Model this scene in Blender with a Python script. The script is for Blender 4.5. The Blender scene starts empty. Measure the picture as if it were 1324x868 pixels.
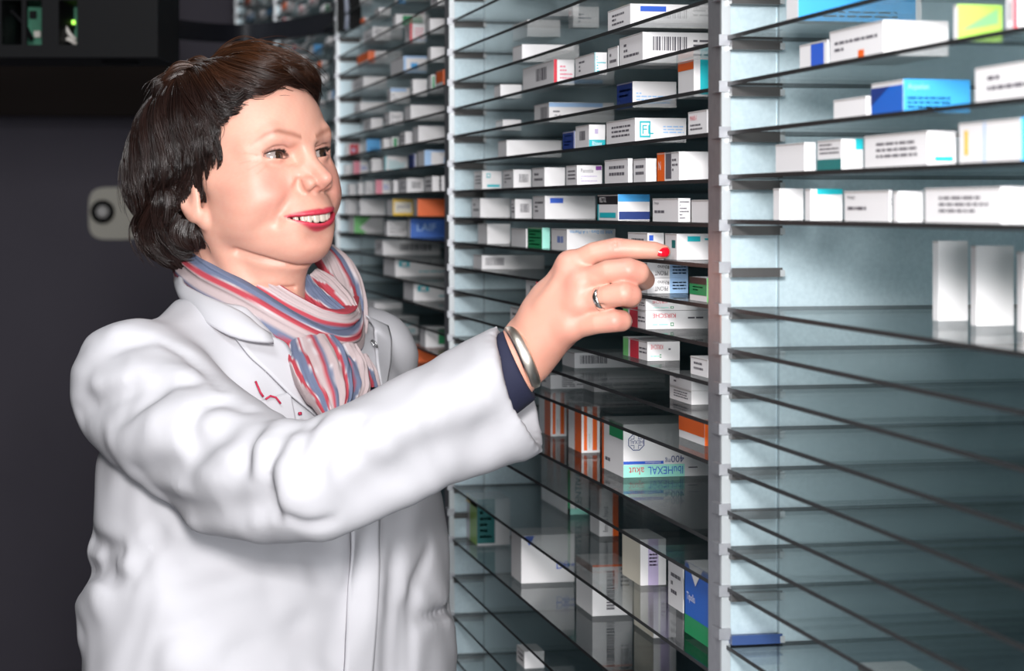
import bpy, math, random
import numpy as np
from mathutils import Vector, Matrix
random.seed(7)
SC = bpy.context.scene
COL = SC.collection
# ---------------------------------------------------------------- camera
F = 2800.0            # focal length in pixels of the 1324 px wide frame
CU, CV, HOR = 662.0, 434.0, 269.0
CAMZ = 1.5
W0 = 0.54             # lateral distance of the rack front from the lens
TH = math.atan(581.0 / F)
CT, ST = math.cos(TH), math.sin(TH)
def c2w(X, D, z):     # camera-aligned ground frame -> world (rack runs along +y)
    return Vector((X * CT + D * ST, -X * ST + D * CT, z))
def P(u, v, D):
    return c2w((u - CU) / F * D, D, CAMZ - (v - HOR) / F * D)
XF = W0 * CT          # world x of the rack front plane
def wy(u, b=0.0):     # world y of a point seen at column u lying b behind the rack front
    D = F * (W0 + b) / (u - 81.0)
    return -(W0 + b) * ST + D / CT
def zm(m): return CAMZ - m * W0
cam_d = bpy.data.cameras.new('camera')
cam = bpy.data.objects.new('camera', cam_d); COL.objects.link(cam)
cam.location = (0, 0, CAMZ)
cam.rotation_euler = (math.radians(90), 0, -TH)
cam_d.sensor_width = 36.0
cam_d.lens = 36.0 * F / 1324.0
cam_d.shift_y = -(CV - HOR) / 1324.0
cam_d.clip_start = 0.05
cam_d.dof.use_dof = True
cam_d.dof.focus_distance = 2.06
cam_d.dof.aperture_fstop = 9.0
SC.camera = cam
# ---------------------------------------------------------------- materials
MATS = {}
def mat(name, col, rough=0.5, metal=0.0, noise=None, bump=None, spec=0.5, sss=0, emis=None, coat=0, alpha=None):
    if name in MATS: return MATS[name]
    m = bpy.data.materials.new(name); m.use_nodes = True
    nt = m.node_tree; b = nt.nodes['Principled BSDF']
    b.inputs['Base Color'].default_value = (*col, 1)
    b.inputs['Roughness'].default_value = rough
    b.inputs['Metallic'].default_value = metal
    b.inputs['Specular IOR Level'].default_value = spec
    if sss:
        b.inputs['Subsurface Weight'].default_value = sss
        b.inputs['Subsurface Radius'].default_value = (0.01, 0.004, 0.002)
        b.inputs['Subsurface Scale'].default_value = 0.6
    if coat: b.inputs['Coat Weight'].default_value = coat
    if emis:
        b.inputs['Emission Color'].default_value = (*emis[0], 1); b.inputs['Emission Strength'].default_value = emis[1]
    tc = nt.nodes.new('ShaderNodeTexCoord')
    if noise:
        sc, c2, det = noise
        n = nt.nodes.new('ShaderNodeTexNoise'); n.inputs['Scale'].default_value = sc; n.inputs['Detail'].default_value = det
        mx = nt.nodes.new('ShaderNodeMix'); mx.data_type = 'RGBA'
        mx.inputs[6].default_value = (*col, 1); mx.inputs[7].default_value = (*c2, 1)
        nt.links.new(tc.outputs['Object'], n.inputs['Vector'])
        nt.links.new(n.outputs['Fac'], mx.inputs[0]); nt.links.new(mx.outputs[2], b.inputs['Base Color'])
    if bump:
        sc, st, dist = bump
        n = nt.nodes.new('ShaderNodeTexNoise'); n.inputs['Scale'].default_value = sc; n.inputs['Detail'].default_value = 3
        bp = nt.nodes.new('ShaderNodeBump'); bp.inputs['Strength'].default_value = st; bp.inputs['Distance'].default_value = dist
        nt.links.new(tc.outputs['Object'], n.inputs['Vector'])
        nt.links.new(n.outputs['Fac'], bp.inputs['Height']); nt.links.new(bp.outputs['Normal'], b.inputs['Normal'])
    MATS[name] = m
    return m
def glass_mat():
    m = bpy.data.materials.new('shelf_glass'); m.use_nodes = True
    nt = m.node_tree; nt.nodes.clear()
    o = nt.nodes.new('ShaderNodeOutputMaterial'); t = nt.nodes.new('ShaderNodeBsdfTransparent'); g = nt.nodes.new('ShaderNodeBsdfGlossy')
    t.inputs[0].default_value = (0.975, 0.99, 0.988, 1); g.inputs['Roughness'].default_value = 0.012
    f = nt.nodes.new('ShaderNodeFresnel'); f.inputs['IOR'].default_value = 1.5
    x = nt.nodes.new('ShaderNodeMixShader')
    ml = nt.nodes.new('ShaderNodeMath'); ml.operation = 'MULTIPLY'; ml.inputs[1].default_value = .50; nt.links.new(f.outputs[0], ml.inputs[0]); nt.links.new(ml.outputs[0], x.inputs[0]); nt.links.new(t.outputs[0], x.inputs[1]); nt.links.new(g.outputs[0], x.inputs[2])
    nt.links.new(x.outputs[0], o.inputs[0])
    return m
GLASS = glass_mat()
EDGE = mat('glass_edge', (0.012, 0.013, 0.014), 0.5, spec=.25)
STEEL = mat('galvanised_steel', (0.64, 0.77, 0.83), 0.30, 0.35, noise=(260, (0.46, 0.58, 0.64), 3))
STEELF = mat('steel_flange', (0.42, 0.43, 0.45), 0.42, 0.85, noise=(120, (0.3, 0.3, 0.33), 3))
STEELB = mat('steel_lip', (0.6, 0.63, 0.65), 0.3, 0.6)
BRK = mat('bracket_steel', (0.060, 0.058, 0.058), 0.45, 0.4)
SEAM = mat('seam_steel', (0.30, 0.37, 0.41), 0.5, 0.5)
BRKB = mat('blue_bracket', (0.02, 0.05, 0.16), 0.4)
def C(name, r, g, b, rough=0.42): # srgb 0-255 -> linear
    f = lambda c: ((c / 255) / 12.92 if c / 255 <= 0.04045 else ((c / 255 + 0.055) / 1.055) ** 2.4)
    return mat(name, (f(r), f(g), f(b)), rough)
PAL = {
 'white': C('card_white', 230, 227, 229), 'grey': C('card_grey', 176, 170, 168), 'cream': C('card_cream', 224, 216, 200),
 'teal': C('print_teal', 20, 178, 190), 'navy': C('print_navy', 20, 50, 120), 'blue': C('print_blue', 40, 90, 200),
 'sky': C('print_sky', 60, 160, 225), 'lblue': C('print_light_blue', 160, 195, 235), 'red': C('print_red', 205, 40, 60),
 'orange': C('print_orange', 235, 100, 25), 'yellow': C('print_yellow', 235, 190, 40), 'green': C('print_green', 20, 140, 85),
 'lgreen': C('print_light_green', 120, 205, 120), 'lime': C('print_lime', 165, 210, 90), 'black': C('print_black', 30, 28, 32),
 'ink': C('print_ink', 95, 92, 100), 'purple': C('print_purple', 130, 60, 150), 'pink': C('print_pink', 225, 130, 150),
 'mint': C('print_mint', 160, 230, 215), 'brown': C('print_brown', 130, 80, 60), 'dteal': C('print_dark_teal', 10, 110, 110),
 'lilac': C('print_lilac', 190, 175, 210), 'cobalt': C('print_cobalt', 25, 95, 190),
}
# ---------------------------------------------------------------- mesh helper
class MB:
    def __init__(s): s.v = []; s.f = []; s.m = []; s.mats = []; s.sm = []
    def mi(s, m):
        if m not in s.mats: s.mats.append(m)
        return s.mats.index(m)
    def add(s, vs, fs, m, smooth=False):
        o = len(s.v); s.v += [tuple(x) for x in vs]; i = s.mi(m)
        for f in fs: s.f.append(tuple(o + k for k in f)); s.m.append(i); s.sm.append(smooth)
    def box(s, a, b, m, ms=None):
        (x0, y0, z0), (x1, y1, z1) = a, b
        vs = [(x0,y0,z0),(x1,y0,z0),(x1,y1,z0),(x0,y1,z0),(x0,y0,z1),(x1,y0,z1),(x1,y1,z1),(x0,y1,z1)]
        F6 = {'-z': (0,3,2,1), '+z': (4,5,6,7), '-y': (0,1,5,4), '+x': (1,2,6,5), '+y': (2,3,7,6), '-x': (3,0,4,7)}
        for k, f in F6.items(): s.add_shared(vs, f, (ms or {}).get(k, m), k == '-z')
    def add_shared(s, vs, f, m, first):
        if first: s._o = len(s.v); s.v += vs
        s.f.append(tuple(s._o + k for k in f)); s.m.append(s.mi(m)); s.sm.append(False)
    def tube(s, pts, rad, m, n=10, caps=True, flat=None):
        pts = [Vector(p) for p in pts]; rs = rad if isinstance(rad, (list, tuple)) else [rad] * len(pts)
        t0 = (pts[1] - pts[0]).normalized(); a = t0.orthogonal().normalized(); vs = []
        for i, p in enumerate(pts):
            t = (pts[min(i+1, len(pts)-1)] - pts[max(i-1, 0)]).normalized()
            a = (a - t * a.dot(t)).normalized(); b = t.cross(a)
            for k in range(n):
                w = 2 * math.pi * k / n; vs.append(p + (a * math.cos(w) + b * math.sin(w)) * rs[i])
        fs = [(i*n+k, i*n+(k+1) % n, (i+1)*n+(k+1) % n, (i+1)*n+k) for i in range(len(pts)-1) for k in range(n)]
        if caps: fs += [tuple(range(n-1, -1, -1)), tuple((len(pts)-1)*n + k for k in range(n))]
        s.add(vs, fs, m, True)
    def lathe(s, c, axis, prof, m, n=32):
        axis = Vector(axis).normalized(); a = axis.orthogonal().normalized(); b = axis.cross(a); c = Vector(c); vs = []
        for r, h in prof:
            for k in range(n):
                w = 2 * math.pi * k / n; vs.append(c + axis * h + (a * math.cos(w) + b * math.sin(w)) * r)
        fs = [(i*n+k, i*n+(k+1) % n, (i+1)*n+(k+1) % n, (i+1)*n+k) for i in range(len(prof)-1) for k in range(n)]
        fs += [tuple(range(n-1, -1, -1)), tuple((len(prof)-1)*n + k for k in range(n))]
        s.add(vs, fs, m, True)
    def build(s, name, parent=None, loc=None):
        me = bpy.data.meshes.new(name); v = s.v
        if loc is not None: v = [(x[0]-loc[0], x[1]-loc[1], x[2]-loc[2]) for x in v]
        me.from_pydata(v, [], s.f)
        for m in s.mats: me.materials.append(m)
        me.polygons.foreach_set('material_index', s.m); me.polygons.foreach_set('use_smooth', s.sm); me.update()
        o = bpy.data.objects.new(name, me); COL.objects.link(o)
        if loc is not None: o.location = loc
        if parent: o.parent = parent
        return o
def tag(o, label=None, cat=None, group=None, kind=None):
    if label: o['label'] = label
    if cat: o['category'] = cat
    if group: o['group'] = group
    if kind: o['kind'] = kind
    return o
def empty(name, loc=(0, 0, 0)):
    o = bpy.data.objects.new(name, None); COL.objects.link(o); o.location = loc; o.empty_display_size = 0.05
    return o
_tc = {}
def text_geo(s):
    if s in _tc: return _tc[s]
    cu = bpy.data.curves.new('lettering', 'FONT'); cu.body = s; cu.size = 1.0; cu.resolution_u = 2
    ob = bpy.data.objects.new('lettering', cu); COL.objects.link(ob)
    me = ob.to_mesh(); vs = [(v.co.x, v.co.y) for v in me.vertices]; fs = [tuple(p.vertices) for p in me.polygons]
    ob.to_mesh_clear(); bpy.data.objects.remove(ob); bpy.data.curves.remove(cu)
    xs = [v[0] for v in vs]; ys = [v[1] for v in vs]; x0, x1, y0, y1 = min(xs), max(xs), min(ys), max(ys)
    _tc[s] = ([((x-x0)/(x1-x0), (y-y0)/(y1-y0)) for x, y in vs], fs, (x1-x0)/(y1-y0))
    return _tc[s]
ORD = ['zeroth','first','second','third','fourth','fifth','sixth','seventh','eighth','ninth','tenth','eleventh','twelfth','thirteenth',
       'fourteenth','fifteenth','sixteenth','seventeenth','eighteenth','nineteenth','twentieth']
# ---------------------------------------------------------------- room
YB = 7.15
def struct(name, a, b, m):
    mb = MB(); mb.box(a, b, m); o = mb.build(name); o['kind'] = 'structure'; return o
FLOORM = mat('grey_floor', (0.16, 0.155, 0.16), 0.4, noise=(6, (0.12, 0.12, 0.125), 4))
WALLM = mat('dark_grey_wall', (0.12, 0.105, 0.135), 0.75, noise=(3, (0.09, 0.08, 0.105), 3))
struct('floor', (-2.2, -1.2, -0.05), (1.4, YB, 0.0), FLOORM)
struct('ceiling', (-2.2, -1.2, 2.75), (1.4, YB + .1, 2.8), mat('ceiling_paint', (0.10, 0.10, 0.10), 0.7))
struct('wall_back', (-2.2, YB, 0), (1.4, YB + .1, 2.75), WALLM)
struct('wall_left', (-2.3, -1.2, 0), (-2.2, YB, 2.75), mat('dark_side_wall', (0.03, 0.03, 0.035), 0.6))
struct('wall_right', (1.4, -1.2, 0), (1.5, YB + .1, 2.75), mat('side_wall', (0.08, 0.08, 0.09), 0.6))
# dark header running above the grey door leaf, and its lock plate
zd = P(100, 152, 7.05).z
mb = MB(); mb.box((-1.9, YB - 0.10, zd), (0.35, YB - 0.002, 2.7), mat('header_brown', (0.030, 0.021, 0.018), 0.7, spec=.15)); mb.build('trim_1')['kind'] = 'structure'
# ---------------------------------------------------------------- racks
RD = 0.40
POST = [0.443, 1.713, 2.983, 4.253, 5.523, 6.793]
PW = 0.030
SLOTS = [-1.32,-1.25,-1.18,-1.11,-1.04,-.97,-.90,-.83,-.76,-.69,-.62,-.55,-.483,-.403,-.325,-.256,-.186,-.117,-.045,.0236,.087,.150,.210,.270,.331,.392,.452,.512,.575,.640,.715,.780,.85,.945,1.045,1.15,1.26,1.38]
BAYNAME = ['right', 'middle', 'left', 'far', 'farthest']
GL = {0: [-.62,-.55,-.483,-.403,-.33,-.26,-.19,-.116,-.05,.0175,.150,.211,.27,.332,.393,.456,.512,.572,.66],
      1: [-.69,-.62,-.55,-.483,-.403,-.325,-.256,-.186,-.117,-.045,.0236,.087,.150,.210,.270,.331,.392,.512,.577,.715,.85,.945,1.045,1.15],
      2: [-.83,-.76,-.69,-.62,-.55,-.483,-.403,-.325,-.256,-.186,-.117,-.045,.0236,.087,.150,.210,.270,.331,.392,.452,.512,.577,.65,.715,.80],
      3: [-1.11,-1.04,-.97,-.90,-.83,-.76,-.69,-.62,-.55,-.483,-.403,-.325,-.256,-.186,-.117,-.045,.0236,.087,.150,.210,.270,.331,.392],
      4: [-1.32,-1.25,-1.18,-1.11,-1.04,-.97,-.90,-.83,-.76,-.69,-.62,-.55,-.483,-.403,-.325,-.256,-.186,-.117,-.045,.0236,.087,.150,.210]}
GT = 0.0034
for bay in range(5):
    y0, y1 = POST[bay], POST[bay + 1]
    r = empty('storage_rack', (XF, (y0 + y1) / 2, 0))
    where = ['blurred steel medicine rack nearest the camera, at the right edge', 'steel medicine rack in the middle that the woman reaches into',
             'out-of-focus steel medicine rack just past the middle one, beside her chin', 'dim steel rack behind the head, second from the far end',
             'dim steel rack at the far end of the aisle'][bay]
    tag(r, where, 'rack', 'steel racks along the aisle')
    L = (r.location.x, r.location.y, 0)
    posts = [y1] + ([y0] if bay == 0 else [])
    for yp in posts:
        mb = MB()
        ya, yb = yp - PW / 2, yp + PW / 2
        mb.box((XF, ya + .002, 0.0), (XF + RD, yb - .002, 2.3), STEEL)                        # panel body
        mb.box((XF + .0465, ya, 0.0), (XF + .0480, yb, 2.3), SEAM)                         # folded seam
        o = mb.build('side_panel', r, L); o.location = (0, 0, 0); 
        mb = MB(); mb.box((XF - .0025, ya - .004, 0.0), (XF + .0015, yb + .004, 2.3), STEELF); 
        mb.box((XF - .003, ya - .005, 0.0), (XF + .0045, ya - .0005, 2.3), STEELB)
        for m in SLOTS:
            mb.box((XF - .006, ya - .008, zm(m) - .006), (XF + .004, ya + .012, zm(m) + .003), STEELF)
        o = mb.build('front_flange', r, L); o.location = (0, 0, 0); o['label'] = 'narrow grey front flange'
    y_br = y1 - PW / 2
    for m in SLOTS:
        mb = MB(); z = zm(m); mm = BRKB if (bay == 0 and abs(m - .64) < .01) else BRK
        mb.box((XF + .003, y_br - .014, z - .0095), (XF + .046, y_br + .001, z - .0036), mm)
        mb.box((XF + .003, y_br - .014, z - .0036), (XF + .046, y_br - .0125, z - .0018), mm)
        mb.box((XF + .044, y_br - .0145, z - .009), (XF + .048, y_br + .001, z - .0036), STEELB)
        o = mb.build('shelf_bracket', r, L); o.location = (0, 0, 0)
        if mm is BRKB: o['label'] = 'dark blue bracket'
    mb = MB(); mb.box((XF + RD, y0 - PW / 2, 0), (XF + RD + .003, y1 + PW / 2, 2.3), STEEL)
    o = mb.build('back_panel', r, L); o.location = (0, 0, 0)
    gs = sorted(GL[bay])
    vis = [m for m in gs if True]
    for i, m in enumerate(gs):
        z = zm(m)
        ms = {'-x': EDGE, '+x': EDGE, '-y': EDGE, '+y': EDGE}
        mb = MB(); a = (XF + .001, y0 + PW / 2 + .0015, z - GT); b = (XF + RD - .004, y1 - PW / 2 - .0015, z)
        mb.box(a, b, GLASS, ms)
        o = mb.build('glass_shelf', None, ((a[0]+b[0])/2, (a[1]+b[1])/2, z - GT))
        tag(o, 'clear glass shelf with dark front edge, %s from top in the %s rack' % ((ORD + ['twenty-first','twenty-second','twenty-third','twenty-fourth','twenty-fifth','twenty-sixth','twenty-seventh'])[i + 1], BAYNAME[bay]), 'shelf',
            'glass shelves of the %s rack' % BAYNAME[bay])
# ---------------------------------------------------------------- medicine boxes
class Face:   # a printable face of a carton; s to the right, t up, as the reader sees it
    def __init__(f, mb, o, sx, W, H, n): f.mb, f.o, f.sx, f.W, f.H, f.n = mb, Vector(o), Vector(sx), W, H, Vector(n)
    def p(f, s, t, e=.0003): return f.o + f.sx * (s * f.W) + Vector((0, 0, t * f.H)) + f.n * e
    def rect(f, s0, t0, s1, t1, c, e=.0003):
        f.mb.add([f.p(s0, t0, e), f.p(s1, t0, e), f.p(s1, t1, e), f.p(s0, t1, e)], [(0, 1, 2, 3)], PAL[c])
    def tri(f, a, b, c_, c, e=.0003): f.mb.add([f.p(*a, e), f.p(*b, e), f.p(*c_, e)], [(0, 1, 2)], PAL[c])
    def text(f, s, s0, t0, h, c, rot=False, wmax=None, vert=False, e=.0005):
        vs, fs, asp = text_geo(s); hh = h * f.H; ww = hh * asp
        if vert:                                  # reads upwards
            hw = h * f.W; ll = min(hw * asp, (wmax or 1) * f.H)
            pts = [f.o + f.sx * (s0 * f.W + (1 - y) * hw) + Vector((0, 0, t0 * f.H + x * ll)) + f.n * e for x, y in vs]
            f.mb.add(pts, fs, PAL[c]); return
        if wmax: ww = min(ww, wmax * f.W)
        if rot: pts = [f.o + f.sx * (s0 * f.W + (1 - x) * ww) + Vector((0, 0, t0 * f.H + (1 - y) * hh)) + f.n * e for x, y in vs]
        else: pts = [f.o + f.sx * (s0 * f.W + x * ww) + Vector((0, 0, t0 * f.H + y * hh)) + f.n * e for x, y in vs]
        f.mb.add(pts, fs, PAL[c])
    def bars(f, s0, t0, s1, t1, c='ink', n=16, vert=False, rnd=random.Random(3)):
        x = 0; ws = []
        for i in range(n): ws.append((rnd.choice([1, 1, 2, 3]), rnd.choice([1, 1, 2])))
        tot = sum(a + b for a, b in ws)
        for a, b in ws:
            q0, q1 = x / tot, (x + a) / tot; x += a + b
            if vert: f.rect(s0, t0 + (t1 - t0) * q0, s1, t0 + (t1 - t0) * q1, c)
            else: f.rect(s0 + (s1 - s0) * q0, t0, s0 + (s1 - s0) * q1, t1, c)
    def lines(f, s0, t0, s1, t1, n, c='ink', rnd=random.Random(5)):
        for i in range(n):
            t = t1 - (t1 - t0) * (i + .5) / n; h = (t1 - t0) / n * .22
            s = s0
            while s < s1 - .02:
                w = min(rnd.uniform(.04, .14), s1 - s); f.rect(s, t - h, s + w, t + h, c); s += w + .02
                if rnd.random() < .12: break
def deco(kind, S, E):
    k = kind
    def endtext(n=3, c='ink'): E.lines(.2, .25, .85, .8, n, c)
    if k == 'plain': endtext(2)
    elif k == 'blank': pass
    elif k == 'teal': S.rect(.22, .62, .42, .86, 'teal'); S.rect(.26, .67, .38, .81, 'white', .0006); S.rect(.25, .12, .9, .26, 'teal'); endtext()
    elif k == 'bar': S.bars(.3, .3, .85, .75); endtext()
    elif k == 'barfull': S.bars(.1, .4, .45, .85); S.lines(.5, .2, .95, .8, 4); endtext()
    elif k == 'purple': S.rect(.75, .75, .98, .95, 'purple'); S.text('Panotile', .15, .62, .2, 'ink', wmax=.5); S.lines(.15, .15, .8, .5, 3, 'lilac'); endtext()
    elif k == 'oranges': E.rect(0, 0, .35, 1, 'orange'); E.rect(.4, .08, .66, 1, 'ink'); E.text('N', .08, .4, .3, 'white'); E.lines(.7, .3, .95, .8, 3)
    elif k == 'fl': S.rect(.09, .2, .3, .86, 'teal'); S.rect(.115, .27, .275, .79, 'white', .0006); S.text('FL', .14, .34, .36, 'teal', e=.0009); S.lines(.55, .35, .95, .7, 3, 'lblue'); endtext()
    elif k == 'tealb': S.rect(0, 0, 1, .34, 'teal'); S.text('Rhinex', .2, .08, .2, 'white', wmax=.6); S.rect(.35, .6, .55, .8, 'lilac'); E.bars(.3, .35, .75, .75, n=8)
    elif k == 'navy': E.rect(0, 0, 1, 1, 'navy'); E.lines(.15, .2, .8, .85, 4, 'lblue'); S.rect(0, 0, .6, 1, 'navy')
    elif k == 'bluehead': S.rect(0, .76, .82, .97, 'lblue'); S.text('20', .08, .1, .28, 'ink'); S.lines(.06, .45, .4, .62, 1); E.bars(.45, .2, .9, .8, n=7)
    elif k == 'bluebox': S.text('Lyniva', .08, .72, .2, 'white', wmax=.35); S.lines(.08, .12, .9, .6, 4, 'lblue'); E.rect(0, 0, 1, 1, 'navy'); E.lines(.15, .2, .9, .8, 3, 'lblue')
    elif k == 'frame': S.rect(.06, .06, 1, 1, 'teal'); S.rect(.2, .16, 1, .86, 'white', .0006); S.bars(.4, .25, .95, .6, 'ink'); E.rect(0, .75, 1, 1, 'orange')
    elif k == 'redtext': S.lines(.2, .2, .8, .7, 3); E.text('MAKK-1', .12, .62, .2, 'red', wmax=.6); E.lines(.12, .18, .8, .5, 2)
    elif k == 'redstripe': S.rect(.0, 0, .16, 1, 'red'); S.lines(.3, .2, .9, .8, 4, 'pink'); E.bars(.45, .3, .8, .8, n=7)
    elif k == 'teallines': S.lines(.15, .1, .9, .85, 6, 'teal'); S.rect(0, 0, .05, 1, 'teal'); endtext()
    elif k == 'bluetag': S.rect(.1, .68, .36, .9, 'blue'); endtext(3)
    elif k == 'bandnavy': S.rect(.03, .04, 1, .34, 'navy'); S.rect(0, .72, 1, 1, 'sky'); E.rect(.0, .62, 1, 1, 'black'); E.text('MECTOL', .1, .7, .2, 'white', wmax=.8); E.rect(.1, .1, .9, .3, 'teal'); E.rect(0, 0, .06, 1, 'teal')
    elif k == 'texts': S.lines(.1, .1, .9, .9, 6); E.text('Mirtazapin', .08, .7, .16, 'ink', wmax=.8); E.lines(.08, .3, .5, .55, 1)
    elif k == 'bluetext': S.text('XRK 50 Dura - 1 A Pharma', .06, .78, .15, 'sky', wmax=.88, rot=True); E.bars(.4, .35, .8, .65, 'cobalt', n=5)
    elif k == 'greenend': E.rect(0, 0, 1, 1, 'green'); E.lines(.1, .1, .9, .9, 5, 'grey'); S.rect(0, 0, 1, 1, 'mint')
    elif k == 'tealbar': S.rect(.1, .7, .22, .9, 'teal'); S.lines(.26, .72, .95, .86, 1, 'teal'); E.rect(.6, .45, .9, .75, 'dteal')
    elif k == 'rhino': S.rect(.55, 0, 1, 1, 'lblue'); S.text('PRONT', .18, .16, .3, 'black', rot=True, wmax=.32); S.text('Rhino', .25, .58, .24, 'black', rot=True, wmax=.28); S.lines(.62, .2, .95, .8, 3, 'cobalt')
    elif k == 'greenbox': E.rect(0, .25, 1, 1, 'green'); E.rect(0, .72, 1, 1, 'black', .0006); E.lines(.2, .4, .8, .65, 2, 'white'); S.rect(0, 0, 1, 1, 'lgreen')
    elif k == 'kirsche': S.text('KIRSCHE', .1, .6, .24, 'red', rot=True, wmax=.38); S.rect(.38, .16, .43, .34, 'green'); S.rect(.39, .2, .42, .3, 'white', .0006); S.lines(.1, .18, .36, .3, 1, 'mint'); S.lines(.65, .5, .98, .7, 1, 'ink'); E.rect(0, 0, .22, 1, 'lgreen'); E.rect(.3, 0, .66, 1, 'red'); E.lines(.68, .3, .97, .7, 2)
    elif k == 'longbar': S.bars(.06, .28, .36, .82, 'ink', 22)
    elif k == 'orangeend': E.rect(0, .3, 1, 1, 'orange'); S.rect(0, 0, .2, 1, 'orange'); S.lines(.25, .2, .9, .8, 4)
    elif k == 'orangev': S.rect(.12, .05, .3, 1, 'orange'); S.rect(.6, .05, .85, 1, 'orange'); S.text('ratiopharm', .35, .1, .16, 'grey', vert=True, wmax=.8); E.rect(.5, 0, 1, 1, 'orange')
    elif k == 'hexal':
        S.rect(0, 0, .565, .235, 'mint'); S.rect(0, .245, .37, .30, 'blue'); S.text('IbuHEXAL', .225, .05, .145, 'blue', rot=True, wmax=.325)
        S.text('akut', .05, .05, .14, 'red', rot=True, wmax=.14); S.text('400', .44, .265, .13, 'navy', rot=True, wmax=.12); S.text('mg', .385, .275, .09, 'navy', rot=True, wmax=.05)
        S.text('Filmtabletten', .20, .252, .04, 'white', rot=True, wmax=.14, e=.0008)
        S.lines(.60, .14, .72, .19, 1, 'ink')
        cx, cz, r = .118, .66, .080; asp = S.W / S.H
        for i in range(8):
            a0 = math.pi / 8 + i * math.pi / 4; a1 = a0 + math.pi / 4
            q = [(cx + math.cos(a) * rr, cz + math.sin(a) * rr * asp) for a, rr in ((a0, r), (a1, r), (a1, r * .90), (a0, r * .90))]
            S.mb.add([S.p(*z_, .0004) for z_ in q], [(0, 1, 2, 3)], PAL['navy'])
        S.text('HEXAL', cx - .062, cz - .035, .075, 'navy', rot=True, wmax=.124)
        for sx, sz in ((1, 1), (-1, 1), (1, -1), (-1, -1)):
            x0, x1 = cx + sx * .018, cx + sx * .052; z0, z1 = cz + sz * .055, cz + sz * .125
            S.rect(min(x0, x0 + sx * .005), min(z0, z1), max(x0, x0 + sx * .005), max(z0, z1), 'navy'); S.rect(min(x0, x1), min(z0, z0 + sz * .012), max(x0, x1), max(z0, z0 + sz * .012), 'navy')
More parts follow.
